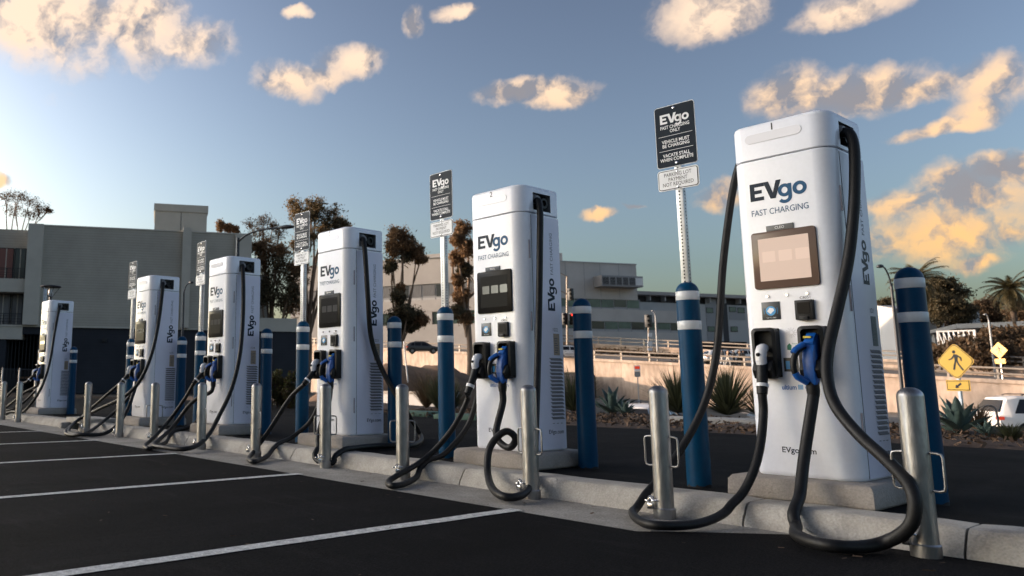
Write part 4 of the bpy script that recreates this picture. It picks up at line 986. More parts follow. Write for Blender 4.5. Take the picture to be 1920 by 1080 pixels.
# pedestrian crossing sign
def facing(p): d = CAM-Vector(p); return math.atan2(-d.y, -d.x)-math.pi/2
def ped_sign(label, px, py, depth, half, z0, extra=0, name='pedestrian_sign', arrow=True):
    c = at(px, py, depth); t = thing(name, label, 'sign', (c.x, c.y, z0), facing(c)+extra); zc = c.z-z0; h = half
    MB().box(-.03, .03, .0, .06, 0, zc+h*.9).build('post', 'post_steel', t)
    def dia(r, q=.10): 
        out = []
        for k in range(4):
            a = R(-90+90*k); cx, cz = (r-q*1.414)*math.cos(a), (r-q*1.414)*math.sin(a)
            out += [(cx+q*math.cos(a+R(b)), zc+cz+q*math.sin(a+R(b))) for b in (-45, -15, 15, 45)]
        return out
    dm = MB().prism(dia(h), 'y', -.010, -.002).build('diamond_plate', 'sign_yellow', t)
    MB().prism(dia(h*.955), 'y', -.0125, -.009).build('black_border', 'sign_black', dm); MB().prism(dia(h*.92), 'y', -.0150, -.012).build('yellow_field', 'sign_yellow', dm)
    u = h/10
    def poly(pts): return [(x*u, zc+z*u) for x, z in pts]
    f = MB(); f.prism([(x*u, zc+z*u) for x, z in [(-.3+.85*math.cos(2*math.pi*k/14), 5.0+.85*math.sin(2*math.pi*k/14)) for k in range(14)]], 'y', -.0185, -.0145)
    f.prism(poly([(-.6, 3.9), (1.0, 3.6), (1.5, 2.6), (1.3, .2), (-.2, .2), (-.35, 2.2)]), 'y', -.0185, -.0145)
    f.prism(poly([(-.4, 3.7), (-1.9, 1.7), (-3.3, 1.1), (-3.1, .6), (-1.4, 1.1), (-.2, 2.5)]), 'y', -.0184, -.0146)
    f.prism(poly([(1.0, 3.6), (1.5, 3.3), (3.2, 2.0), (3.4, .2), (2.8, .1), (2.5, 1.6), (1.2, 2.4)]), 'y', -.0183, -.0147)
    f.prism(poly([(-.2, .4), (.7, .4), (.0, -2.2), (-.6, -4.6), (-1.5, -4.4), (-1.0, -2.0)]), 'y', -.0182, -.0148)
    f.prism(poly([(.4, .4), (1.3, .4), (1.7, -1.2), (4.0, -4.6), (3.2, -5.0), (1.0, -1.6)]), 'y', -.0181, -.0149)
    f.build('walking_figure', 'sign_black', dm)
    zb = zc-h*1.27; w2, h2 = h*.60, h*.29
    pl = MB().prism([(-w2, zb-h2), (w2, zb-h2), (w2, zb+h2), (-w2, zb+h2)], 'y', -.010, -.002).build('arrow_plate', 'sign_yellow', t)
    MB().box(-w2*.94, w2*.94, -.0125, -.009, zb-h2*.86, zb+h2*.86).build('black_border', 'sign_black', pl); MB().box(-w2*.88, w2*.88, -.0150, -.012, zb-h2*.75, zb+h2*.75).build('yellow_field', 'sign_yellow', pl)
    if arrow:
        a = MB(); q = lambda pts: [(x*u, zb+z*u) for x, z in pts]
        a.prism(q([(-1.4, -1.4), (-1.0, .6), (.6, -1.2)]), 'y', -.0180, -.0145); a.prism(q([(-.6, -.1), (1.4, 1.5), (2.0, .7), (.0, -.8)]), 'y', -.0179, -.0146); a.build('arrow', 'sign_black', pl)
ped_sign('yellow diamond pedestrian crossing sign with arrow plate behind the agave', 1792, 677.5, 19, .455, terrain(*at(1793, 717, 19).xy), R(-34))
ped_sign('small far yellow diamond sign beside pale street lamp on the ramp', 1873, 657, 70, .75, .5, R(-35), 'warning_sign', False)
p = at(1195, 696, 44); t = thing('parking_sign', 'small red and white parking sign on thin post before the ramp wall', 'sign', (p.x, p.y, -1.33), facing(p)); zc = p.z+1.33
MB().box(-.03, .03, 0, .05, 0, zc+.3).build('post', 'post_steel', t); MB().box(-.16, .16, -.012, -.001, zc, zc+.32).build('upper_plate', 'sign_white', t)
MB().box(-.13, .13, -.015, -.0125, zc+.12, zc+.28).build('red_panel', 'tail_red', t); MB().box(-.16, .16, -.012, -.001, zc-.32, zc-.02).build('lower_plate', 'mid_panel', t)
# bike hoops, marker post, lids
for k, (px, py) in enumerate(((1782, 765), (1818, 768), (1848, 762))):
    p = at(px, 717, 22+k*.4); z0 = terrain(p.x, p.y); zt = at(px, py, 22).z-z0; w = .16
    o = MB().tube(spline([(-w, 0, 0), (-w, 0, zt-.18), (-w*.7, 0, zt-.04), (0, 0, zt), (w*.7, 0, zt-.04), (w, 0, zt-.18), (w, 0, 0)], 5), .03, 8).build('bike_hoop', 'lamp_dark', smooth=60)
    o.location = (p.x, p.y, z0); o.rotation_euler.z = facing(p); tag(o, ('dark steel bike hoop between the agave and pedestrian sign post', 'dark steel bike hoop between pedestrian sign post and suv', 'dark steel bike hoop right behind the suv tail')[k], 'bike rack', 'bike hoops')
a = onz(768, 748, .15); o = MB().tube([(0, 0, 0), at(757, 640, (a-CAM).dot(FW))-a], .028, 10).build('marker_post', 'white_metal', smooth=60); o.location = a
tag(o, 'thin white leaning marker post in the planting bed', 'post')
for px, py, w, mt, lab in ((783, 776, .55, 'lid_green', 'green utility box lid beside the brown fountain grass'), (868, 782, .5, 'lid_green', 'green utility box lid behind the charger with curled cable'), (1335, 790, .9, 'concrete', 'flat concrete utility lid at the foot of the spiky yucca')):
    p = onz(px, py, .16); t = thing('utility_lid', lab, 'utility lid', (p.x, p.y, .12), R(8))
    MB().box(-w, w, -w*.6, w*.6, 0, .085).build('box', mt, t, bevel=.015); MB().box(-w*.93, w*.93, -w*.54, w*.54, .0855, .10).build('cover', mt, t, bevel=.006)
# low white kerb wall and dirt mound beyond the bed
a, b = at(690, 717, 30), at(850, 717, 27); 
F = Facade('low_wall', 'low pale wall between the planting bed and the dirt mound', a, b, terrain(a.x, a.y)-.1, 'wall'); F.box('wall', 'pale_panel', 0, F.W, 0, .25, 0, 1.2); F.box('cap', 'concrete', -.05, F.W+.05, -.05, .3, 1.202, 1.28)
c = at(795, 717, 36); m = MB(); vs = []; n1, n2 = 40, 20
for j in range(n2):
    for i in range(n1):
        u_, v_ = (i/(n1-1)-.5)*2, (j/(n2-1)-.5)*2; pos = Vector((c.x, c.y, 0))+_rt*u_*5.2+Vector((-.797, .604, 0))*v_*5
        hh = 1.75*max(0, 1-abs(u_+.05)**2.4)*max(0, 1-v_*v_)**.7*(1+.05*math.sin(i*.6)+.03*math.sin(i*1.7+j))
        vs.append((pos.x, pos.y, terrain(pos.x, pos.y)-.1+hh+random.uniform(0, .08)))
m.add(vs, [(j*n1+i, j*n1+i+1, (j+1)*n1+i+1, (j+1)*n1+i) for j in range(n2-1) for i in range(n1-1)]); tag(m.build('dirt_mound', 'dirt', smooth=60), kind='structure')
# canopy, truss frame and white wall on the right
Cn = Facade('canopy', 'low grey canopy on posts with dark underside beyond the ramp', gpt(1745, 98), gpt(2010, 88), 0)
x0 = Cn.loc(1800, 610)[0]; zt = Cn.loc(1860, 606)[1]; zm = Cn.loc(1860, 615)[1]
Cn.box('roof', 'mid_panel', x0, Cn.W, -1.5, 10, zm, zt); zl = Cn.loc(1745, 628)[1]
m = MB(); m.add([(0, -1.5, zl), (x0-.02, -1.5, zm), (x0-.02, -1.5, zt), (0, -1.5, zl+.3), (0, 10, zl), (x0-.02, 10, zm), (x0-.02, 10, zt), (0, 10, zl+.3)], [(0, 1, 2, 3), (4, 7, 6, 5), (3, 2, 6, 7), (0, 4, 5, 1), (0, 3, 7, 4), (1, 5, 6, 2)]); m.build('sloped_roof', 'mid_panel', Cn.t)
Cn.box('under_canopy_shade', 'louver', .5, Cn.W, 8, 8.3, 0, zl)  # dark sheet stands in for the shade under the canopy
for k in range(5): x = 1+k*(Cn.W-2)/4; Cn.box('post', 'mid_panel', x-.15, x+.15, -.9, -.6, 0, zl if k == 0 else zm)
T = Facade('truss_frame', 'white lattice frame standing before the canopy', gpt(1768, 84), gpt(1838, 82), 0, 'frame')
zt = T.loc(1800, 619)[1]; zb = T.loc(1800, 655)[1]; w = T.W
for n_, b_ in (('top_chord', (0, w, 0, .12, zt-.15, zt)), ('bottom_chord', (0, w, 0, .12, zb, zb+.15)), ('side_post', (-.1, .08, -.01, .13, zb-3, zt+.01)), ('side_post', (w-.08, w+.1, -.01, .13, zb-3, zt+.01))): T.box(n_, 'white_metal', *b_)
for k in range(7): x = w*(k+.2)/7.4; MB().tube([(x, .06, zt-.1), (x+w/7.5, .06, zb+.1)], .06, 6).build('lattice_bar', 'white_metal', T.t); MB().tube([(x+w/7.5, .06, zt-.1), (x+w/7.5, .06, zb+.1)], .04, 6).build('lattice_bar', 'white_metal', T.t)
Wh = Facade('white_building', 'plain white sunlit building with sloping parapet beside the thin street lamp', gpt(1600, 116), gpt(1692, 108), 0)
m = MB(); w = Wh.W; za = Wh.loc(1660, 570)[1]; zb = Wh.loc(1690, 577)[1]; m.prism([(0, 0), (w, 0), (w, zb), (w*.6, za), (0, za)], 'y', 0, 14); m.build('wall', 'pale_panel', Wh.t); Wh.box('parapet_cap', 'white_metal', 0, w*.6, -.1, .3, za+.002, za+.2)
# fence by the garage
a, b = at(-30, 717, 33), at(66, 717, 35); F = Facade('wire_fence', 'dark wire mesh fence before the garage opening', a, b, -.03, 'fence')
for k in range(4): MB().tube([(F.W*k/3, 0, 0), (F.W*k/3, 0, 1.4)], .03, 8).build('post', 'post_steel', F.t, smooth=60)
for z in (.1, 1.35): MB().tube([(0, 0, z), (F.W, 0, z)], .02, 6).build('rail', 'lamp_dark', F.t)
m = MB(); n = int(F.W/.12)
for k in range(-10, n):
    for s in (1, -1):
        xa, xb = k*.12, k*.12+1.25; za, zb = (.1, 1.35) if s > 0 else (1.35, .1)
        if xb > F.W or xa < 0: continue
        m.tube([(xa, .0, za), (xb, .0, zb)], .006, 3)
tag(m.build('mesh', 'lamp_dark', F.t), kind='stuff')

# ------------------------------------------------------------------ vegetation
def leaf_mesh(name, centers, sizes, material, parent, aspect=.45, droop=.3):
    n = len(centers); c = np.array(centers, float); s = np.array(sizes, float)[:, None]
    a = RNG.normal(size=(n, 3)); a[:, 2] -= droop; a /= np.linalg.norm(a, axis=1, keepdims=True)
    b = np.cross(a, RNG.normal(size=(n, 3))); b /= np.linalg.norm(b, axis=1, keepdims=True)
    v = np.stack([c-a*s, c+b*s*aspect, c+a*s, c-b*s*aspect], 1).reshape(-1, 3)
    me = bpy.data.meshes.new(name); me.vertices.add(4*n); me.vertices.foreach_set('co', v.ravel())
    me.loops.add(4*n); me.loops.foreach_set('vertex_index', np.arange(4*n)); me.polygons.add(n); me.polygons.foreach_set('loop_start', np.arange(n)*4)
    me.materials.append(M[material]); me.update(calc_edges=True); me.validate()
    return mobj(name, me, parent)
def tree(name, label, px, depth, z0, clumps, mats, leaf=.16, dens=1.0, trunk='bark', r=.22, group=None, fork=.35, cat='tree', lean=0):
    p = at(px, 717, depth); o = Vector((p.x, p.y, z0)); t = thing(name, label, cat, o, 0, group)
    tr = MB(); cs = []
    top = max(at(c[0], c[1], depth).z for c in clumps)-z0
    f0 = Vector((lean, 0, top*fork)); tr.tube(spline([(0, 0, -.3), (lean*.3+.1, .1, top*fork*.5), f0], 5), [r*1.25]+[r*(1.1-.03*k) for k in range(10)], 9)
    for c in clumps:
        cpx, cpy, rx, ry = c[:4]; dd = random.uniform(-1, 1)*rx/FPX*depth*.8
        q = at(cpx, cpy, depth+dd)-o; Rx, Rz = rx/FPX*depth, ry/FPX*depth; cs.append((q, Rx, Rz, c[4] if len(c) > 4 else 0, c[5] if len(c) > 5 else 1))
        mid = f0.lerp(q, .55)+Vector((random.uniform(-.4, .4), random.uniform(-.4, .4), random.uniform(-.5, .1)))
        L = spline([f0-Vector((0, 0, random.uniform(0, .4)*top*fork)), mid, q+Vector((0, 0, Rz*.3))], 5)
        tr.tube(L, [r*.62*(1-.8*k/(len(L)-1)) for k in range(len(L))], 6)
        for _ in range(5):
            e = q+Vector((random.uniform(-1, 1)*Rx*.8, random.uniform(-1, 1)*Rx*.8, random.uniform(-.8, .9)*Rz)); tr.tube([mid.lerp(q, random.uniform(.3, 1)), (q+e)/2+Vector((0, 0, .1)), e], [r*.2, r*.12, r*.05], 4)
    tr.build('trunk', trunk, t, smooth=60)
    per = {}
    for q, Rx, Rz, mi, dn in cs:
        k = max(7, int(24*dn)); sub = RNG.normal(size=(k, 3)); sub /= np.linalg.norm(sub, axis=1, keepdims=True); sub *= RNG.uniform(.35, 1, (k, 1))
        sub = sub*np.array([Rx, Rx, Rz])+np.array(q)
        nl = int(85*dens*dn)
        C = (sub[:, None, :]+RNG.normal(size=(k, nl, 3))*np.array([Rx, Rx, Rz])*RNG.uniform(.09, .36, (k, 1, 1))).reshape(-1, 3); per.setdefault(mi, []).append(C)
    for mi, L in per.items():
        C = np.concatenate(L); leaf_mesh('crown', C, RNG.uniform(.5, 1.3, len(C))*leaf*.55, mats[mi], t)
    return t
GT = 'trees beyond the lot'
tree('eucalyptus_tree', 'tall eucalyptus with open clumped crown rising above the dark tree', 577, 62, -.1, [(552, 392, 20, 20), (566, 418, 16, 24), (590, 388, 24, 17), (582, 402, 24, 14, 1), (622, 396, 18, 16, 0, .6), (640, 420, 18, 14), (612, 425, 26, 16, 1), (588, 440, 26, 14), (560, 462, 18, 14), (630, 450, 20, 14, 1), (610, 470, 22, 16, 0, .6)], ['leaf_euc', 'leaf_dark'], .18, .75, group=GT, fork=.45, r=.2)
tree('dense_tree', 'dense dark tree with top tinted sunlit orange beside the apartment block', 515, 57, -.1, [(497, 492, 26, 22), (528, 500, 30, 26, 1), (550, 530, 26, 30, 1), (505, 535, 30, 30, 1), (535, 560, 34, 24, 1), (485, 465, 18, 16), (520, 470, 22, 16), (560, 500, 18, 22), (548, 570, 22, 20), (490, 560, 18, 18, 1)], ['leaf_rust_lit', 'leaf_dark'], .19, .8, group=GT, fork=.3)  # sunlit top put into leaf colour, darker clumps below
tree('bare_tree', 'thin half-bare tree between the apartment block and the eucalyptus', 488, 68, -.1, [(472, 420, 16, 12), (488, 436, 20, 14), (506, 450, 18, 14), (468, 452, 14, 16), (524, 436, 12, 12), (495, 412, 14, 10), (512, 425, 12, 10)], ['leaf_dry'], .14, .26, group=GT, fork=.5, r=.14)
tree('eucalyptus_tree', 'eucalyptus with rounded crown tinted sunlit orange before the warm beige office', 748, 55, -.2, [(742, 440, 18, 15), (760, 452, 18, 16), (735, 466, 15, 20), (756, 476, 20, 18, 1), (782, 470, 14, 13), (789, 486, 10, 10), (732, 500, 12, 14, 1), (748, 560, 14, 16, 1), (740, 600, 16, 18, 1), (765, 585, 20, 18, 1), (788, 600, 14, 14), (770, 610, 18, 12, 1), (752, 540, 8, 10)], ['leaf_rust_lit', 'leaf_dark'], .17, 1.15, group=GT, fork=.38, r=.17)  # upper clumps coloured as lit orange, lower ones as shaded
tree('eucalyptus_tree', 'slender eucalyptus with pale trunk behind the charger with curled cable', 877, 40, -.4, [(868, 428, 16, 14), (856, 448, 12, 14), (872, 465, 16, 16), (858, 482, 13, 14), (870, 505, 14, 16, 1), (858, 525, 10, 10), (866, 555, 14, 14), (858, 585, 14, 12, 1), (872, 596, 13, 10)], ['leaf_rust_lit', 'leaf_dark'], .13, 1.2, group=GT, fork=.62, r=.15)
tree('bare_tree', 'half-bare tree with twiggy crown rising behind the apartment block', 10, 76, -.1, [(12, 372, 16, 14), (35, 368, 20, 12), (58, 378, 20, 14), (78, 392, 16, 12), (28, 395, 20, 14), (60, 402, 18, 10), (92, 394, 8, 6)], ['leaf_dry'], .15, .26, group=GT, fork=.72, r=.16)
tree('small_tree', 'small rusty treetops peeking over the apartment block roof', 422, 80, -.1, [(412, 421, 7, 11), (430, 427, 11, 8), (440, 432, 8, 6)], ['leaf_rust_lit'], .2, 1, group=GT, fork=.7, r=.12)
tree('pine_tree', 'dark broad pine beside the tall palm on the right', 1775, 106, 1, [(1765, 532, 22, 12), (1790, 545, 22, 14), (1752, 555, 22, 16), (1780, 572, 30, 16), (1806, 580, 20, 14), (1750, 590, 20, 16), (1795, 598, 26, 12)], ['leaf_dark'], .34, 1.6, 'bark_dark', group=GT, fork=.4, r=.35)
tree('round_tree', 'brown rounded tree between the pine and the palms', 1850, 122, 1, [(1838, 578, 16, 12), (1856, 572, 16, 12), (1862, 590, 20, 14), (1832, 596, 18, 12), (1848, 604, 22, 10)], ['leaf_dry', 'leaf_dark'], .34, 1.5, 'bark_dark', group=GT, fork=.4, r=.3)
tree('round_tree', 'brown tree behind the palm with a bare trunk', 1912, 118, 1, [(1905, 585, 16, 12), (1922, 578, 18, 14), (1915, 598, 20, 12), (1940, 590, 20, 14)], ['leaf_dry'], .34, 1.5, 'bark_dark', group=GT, fork=.4, r=.3)
tree('round_tree', 'small dark tree behind the plain white building', 1650, 128, 1, [(1648, 572, 12, 8), (1662, 566, 10, 8)], ['leaf_dark'], .3, 1.2, 'bark_dark', group=GT, fork=.5, r=.2)
def palm(label, px, py, depth, rad_px, z0, rt=.28):
    c = at(px, py, depth); t = thing('palm_tree', label, 'palm tree', (c.x, c.y, z0), 0, 'palms beyond the ramp'); h = c.z-z0; Rr = rad_px/FPX*depth
    MB().tube([(0, 0, -.3), (.05, 0, h*.3), (.1, 0, h*.6), (0, 0, h-.4), (0, 0, h)], [rt*1.4, rt, rt*.95, rt*1.1, rt*1.5], 10).build('trunk', 'bark_dark', t, smooth=60)
    m = MB(); d = MB()
    for k in range(92):
        az = 2.4*k+random.uniform(-.2, .2); el = R(80-1.65*k+random.uniform(-8, 8)); L = Rr*random.uniform(.85, 1.12); tgt = d if k > 80 else m
        hz = Vector((math.cos(az), math.sin(az), 0)); pts = []
        for i in range(9):
            s = i/8; e = el-s*R(62); 
            p = (pts[-1] if pts else Vector((0, 0, h-.1)))+(hz*math.cos(e)+Vector((0, 0, math.sin(e))))*(L/8 if pts else 0); pts.append(p)
        sd = Vector((-hz.y, hz.x, 0))
        for i in range(1, 9):
            for q in (0, .5):
                p = pts[i-1].lerp(pts[i], .5+q) if i < 8 else pts[i-1].lerp(pts[i], q*2); tn = (pts[i]-pts[i-1]).normalized(); ll = L*.24*(1-.6*abs(i/8-.4))
                for s in (-1, 1):
                    e = p+(sd*s*.75+tn*.6+Vector((0, 0, -.35)))*ll; tgt.add([p-tn*.07, p+tn*.07, e], [(0, 1, 2)])
        tgt.tube(pts, .035, 3)
    m.build('crown', 'leaf_palm', t); d.build('dead_fronds', 'leaf_dry', t)
palm('tall feathery palm rising behind a blue bollard next to the pine', 1718, 522, 96, 50, 1)
palm('feathery palm with a bare trunk before the canopy', 1893, 540, 92, 42, 0.5)
def brush(name, label, spots, mt, leaf, n):
    C = []
    for px, py, rx, ry, dp in spots:
        c = np.array(at(px, py, dp)); s = dp/FPX; C.append(c+RNG.normal(size=(n, 3))*np.array([rx*s, rx*s, ry*s])*.5)
    C = np.concatenate(C); o = leaf_mesh(name, C, RNG.uniform(.5, 1.4, len(C))*leaf, mt, None); tag(o, label, 'brush', kind='stuff')
brush('hillside_brush', 'dry brown brush covering the bank beyond the ramp', [(1770+22*i, 662+random.uniform(-14, 14), 26, 20, 78+random.uniform(-3, 6)) for i in range(9)]+[(1860+20*i, 636+random.uniform(-8, 8), 22, 16, 84) for i in range(5)], 'leaf_dry', .22, 1500)
brush('ramp_brush', 'low dry weeds growing along the ramp behind the railing', [(1125+30*i, 657+i*2.2, 22, 5, 86) for i in range(8)], 'leaf_dry', .14, 350)
# spiky plants in the bed
def spiky(name, label, px, py, hpx, n, mt, spread=1.0, wide=.018, group='spiky plants in the bed', arch=.5):
    b = onz(px, py, .15); D = (b-CAM).dot(FW); h = hpx/FPX*D; t = thing(name, label, 'plant', b, 0, group); m = MB()
    for k in range(n):
        az = random.uniform(0, 2*math.pi); tilt = R(random.uniform(4, 78))*spread; L = h*random.uniform(.75, 1.1); hz = Vector((math.cos(az), math.sin(az), 0)); sd = Vector((-hz.y, hz.x, 0)); w = wide*random.uniform(.7, 1.2)
        p = hz*.04+Vector((0, 0, .02)); vs = []
        for i in range(5):
            s = i/4; e = R(90)-tilt-arch*s*s*.5; 
            if i: p = p+(hz*math.cos(e)+Vector((0, 0, math.sin(e))))*L/4
            ww = w*(1-s)**.6 if i < 4 else .0006; vs += [p-sd*ww, p+sd*ww]
        m.add(vs, [(2*i, 2*i+1, 2*i+3, 2*i+2) for i in range(4)])
    m.build('blades', mt, t); return t
spiky('yucca', 'round spiky yucca left of the tall blue bollard below a sign', 1272, 776, 92, 330, 'blade')
spiky('yucca', 'dense spiky yucca beside the flat concrete lid', 1365, 780, 98, 420, 'blade')
spiky('yucca', 'spiky yucca half hidden by the blue bollard, beside the agave', 1076, 772, 85, 260, 'blade')
spiky('yucca', 'spiky yucca just right of the fountain grass', 845, 768, 62, 240, 'blade')
spiky('yucca', 'small spiky yucca behind the charger with glowing screen', 1425, 782, 60, 200, 'blade')
spiky('fountain_grass', 'clump of brown fountain grass behind a steel bollard', 800, 766, 84, 420, 'blade_dry', .55, .008, arch=1.4)
spiky('fountain_grass', 'small tuft of brown grass between the agave and the suv', 1835, 806, 50, 200, 'blade_dry', .6, .010, arch=1.2)
spiky('fountain_grass', 'tall green grass tuft beside the fountain grass', 822, 768, 76, 260, 'blade', .5, .009, arch=1.2)
spiky('fountain_grass', 'low green grass before the white police-style suv', 1895, 828, 36, 260, 'blade', .7, .010, arch=1.2)
def agave_leaf():
    m = MB(); rings = []; L = 1.0
    for i in range(8):
        s = i/7; w = .115*math.sin(math.pi*min(1, .22+.78*s))**.8*(1 if i < 7 else 0)+.003; th = .03*(1-s)+.003; z = .34*s-.16*s*s; x = s*L
        cup = .35*w; rings.append([(x, -w, z+cup), (x, -w*.4, z-.1*w), (x, 0, z-.25*w), (x, w*.4, z-.1*w), (x, w, z+cup), (x, w*.4, z-.1*w-th), (x, 0, z-.25*w-th), (x, -w*.4, z-.1*w-th)])
    m.loft(rings); o = m.build('leaf', 'agave', smooth=60); me = o.data; bpy.data.objects.remove(o); return me
AG = agave_leaf()
def agave(label, px, py, hpx, n=18):
    b = onz(px, py, .15); D = (b-CAM).dot(FW); h = hpx/FPX*D; t = thing('agave', label, 'agave', b, 0, 'agaves in the bed')
    for k in range(n):
        o = mobj('leaf', AG, t); el = R(82-62*k/n+random.uniform(-6, 6)); az = 2.399*k+random.uniform(-.2, .2); s = h*random.uniform(.9, 1.15)
        o.scale = (s, s*1.25, s); o.rotation_euler = (random.uniform(-.2, .2), -el+R(12), az); o.location = (0, 0, 0)
agave('grey-green agave between two blue bollards with broad pointed leaves', 1148, 776, 48)
agave('large grey-green agave in front of the pedestrian sign', 1798, 812, 64)
agave('small agave before the rear wheel of the white suv', 1852, 818, 30)
agave('low agave behind the charger with curled cable', 1172, 778, 26)
def shrub(label, px, py, rx, ry, mt, n=3500):
    b = onz(px, py, .13); D = (b-CAM).dot(FW); s = D/FPX; t = thing('shrub', label, 'shrub', b, 0, 'shrubs before the annex')
    tr = MB()
    for _ in range(9): e = Vector((random.uniform(-1, 1)*rx*s*.7, random.uniform(-.6, .6)*rx*s, random.uniform(.8, 1.6)*ry*s)); tr.tube([(0, 0, 0), e*.5+Vector((0, 0, .05)), e], [.02, .014, .006], 4)
    tr.build('stems', 'bark_dark', t)
    k = 60; sub = RNG.normal(size=(k, 3)); sub /= np.linalg.norm(sub, axis=1, keepdims=True); sub *= RNG.uniform(.5, 1, (k, 1)); sub = sub*np.array([rx, rx, ry])*s+np.array([0, 0, ry*s*.95])
    C = (sub[:, None]+RNG.normal(size=(k, n//k, 3))*rx*s*.13).reshape(-1, 3); leaf_mesh('foliage', C, RNG.uniform(.6, 1.3, len(C))*.035, mt, t, .6)
shrub('low green and red shrub left of a blue bollard before the annex', 520, 764, 22, 36, 'leaf_hedge')
shrub('low green shrub right of a blue bollard before the annex', 552, 765, 22, 35, 'leaf_hedge')
shrub('small shrub half hidden behind the second charger from drain inlet', 486, 764, 18, 30, 'leaf_hedge')

# ------------------------------------------------------------------ vehicles
def car(name, label, loc, rz, st, paint, L, wheels=(.95, 3.85), wr=.37, glass=((.55, 1.25), (1.35, 2.3), (2.4, 3.3)), group='vehicles beyond the lot'):
    t = thing(name, label, 'car', loc, rz, group); rings = []
    def S(x):
        for a, b in zip(st[:-1], st[1:]):
            if a[0] <= x <= b[0]: k = (x-a[0])/(b[0]-a[0]); return [a[i]+(b[i]-a[i])*k for i in range(6)]
        return list(st[-1])
    xs_ = sorted({s[0] for s in st} | {st[-1][0]*k/24 for k in range(25)})
    for x in xs_:
        _, zl, zb, zr, wb, wr_ = S(x); wr2 = min(wr_, wb)
        h = [(wb*.90, zl), (wb*.985, zl+.12), (wb, zl+.35*(zb-zl)), (wb*1.0, zl+.75*(zb-zl)), (wb*.97, zb), (wr2, max(zb, zr-.07)), (wr2*.86, zr), (wr2*.4, zr+.012)]
        rings.append([(x, -y, z) for y, z in h]+[(x, y, z) for y, z in reversed(h)])
    body = MB().loft(rings).build('body', paint, t, smooth=32)
    for s in (-1, 1):
        for a, b in glass:
            q = []
            for x, f in ((a, .06), (b, .06), (b, .92), (a, .92)):
                if f > .5 and (x, f) == (a, .92) and a == glass[0][0]: x = a+.30
                if f > .5 and b == glass[-1][1] and x == b: x = b-.42
                _, zl, zb, zr, wb, wr_ = S(x); zr = max(zr-.07, zb+.03); y = wb*.97+(min(wr_, wb)-wb*.97)*f; q.append((x, s*(y+.006), zb+(zr-zb)*f))
            m = MB(); m.loft([q, [(x, y-s*.03, z) for x, y, z in q]]); m.build('side_window', 'car_glass', t)
        for hx in [g_[0]+.25 for g_ in glass[1:]]: 
            _, zl, zb, zr, wb, wr_ = S(hx); MB().box(hx-.1, hx+.1, s*wb-.015, s*wb+.02, zb-.17, zb-.13).build('door_handle', 'car_dark', t)
        for wx in wheels:
            _, zl, zb, zr, wb, wr_ = S(wx); wb *= .985
            n = 16; arc = [(wx+(wr+.09)*math.cos(math.pi*i/n), wr+(wr+.09)*math.sin(math.pi*i/n)) for i in range(n+1)]+[(wx-wr-.09, .22), (wx+wr+.09, .22)]
            MB().prism(arc, 'y', s*(wb-.1), s*(wb+.022)).build('wheel_arch', 'tyre', t)
            wl = bpy.data.objects.new('wheel', None)
            def cyl(r0, y0, y1, nm, mt, par): return MB().loft([[(wx+r*math.cos(2*math.pi*i/20), s*y, wr+r*math.sin(2*math.pi*i/20)) for i in range(20)] for r, y in ((r0*.94, y0), (r0, y0+.03), (r0, y1-.03), (r0*.93, y1))]).build(nm, mt, par, smooth=40)
            ty = cyl(wr, wb-.2, wb+.035, 'wheel', 'tyre', t); rm = cyl(wr*.62, wb-.02, wb+.045, 'rim', 'rim', ty)
            for k in range(5):
                a = 2*math.pi*k/5; MB().prism([(wx+wr*.18*math.cos(a+.7), wr+wr*.18*math.sin(a+.7)), (wx+wr*.55*math.cos(a+.35), wr+wr*.55*math.sin(a+.35)), (wx+wr*.55*math.cos(a+.95), wr+wr*.55*math.sin(a+.95))], 'y', s*(wb+.046), s*(wb+.05)).build('rim_gap', 'tyre', ty)
        _, zl, zb, zr, wb, wr_ = S(.12)
        MB().box(-.02, .20, s*(wb-.16) if s > 0 else s*(wb+.012), s*(wb+.012) if s > 0 else s*(wb-.16), zb-.17, zb-.04).build('tail_light', 'tail_red', t, bevel=.02)
        _, zl, zb, zr, wb, wr_ = S(L-.15); MB().box(L-.35, L+.005, min(s*(wb+.01), s*(wb-.35)), max(s*(wb+.01), s*(wb-.35)), zb-.22, zb-.08).build('headlight', 'band', t, bevel=.02)
        _, zl, zb, zr, wb, wr_ = S(1.6); MB().box(1.3, L-1.4, min(s*(wb-.01), s*(wb+.012)), max(s*(wb-.01), s*(wb+.012)), zb-.42, zb-.38).build('side_trim', 'car_dark', t)
    a, b = st[1], st[2]
    q = [(a[0]+(b[0]-a[0])*f-.02, y*w, a[3]+(b[3]-a[3])*f+.02) for f, y, w in ((.12, -1, a[4]*.85), (.12, 1, a[4]*.85), (.85, 1, b[5]*.85), (.85, -1, b[5]*.85))]
    m = MB(); m.loft([q, [(x+.03, y, z-.02) for x, y, z in q]]); m.build('rear_window', 'car_glass', t)
    f_ = [s for s in st if s[0] > L*.5]; a, b = f_[0], f_[1]
    for s0, s1 in zip(st[:-1], st[1:]):
        if s0[3]-s1[3] > .4 and s1[0] > L*.5: a, b = s0, s1; break
    q = [(a[0]+(b[0]-a[0])*f+.02, y*w, a[3]+(b[3]-a[3])*f+.025) for f, y, w in ((.12, -1, a[5]*.86), (.12, 1, a[5]*.86), (.92, 1, b[4]*.86), (.92, -1, b[4]*.86))]
    m = MB(); m.loft([q, [(x-.03, y, z-.02) for x, y, z in q]]); m.build('windscreen', 'car_glass', t)
    MB().box(-.06, .10, -st[0][4]*.9, st[0][4]*.9, .38, .58).build('bumper', 'car_dark', t, bevel=.03)
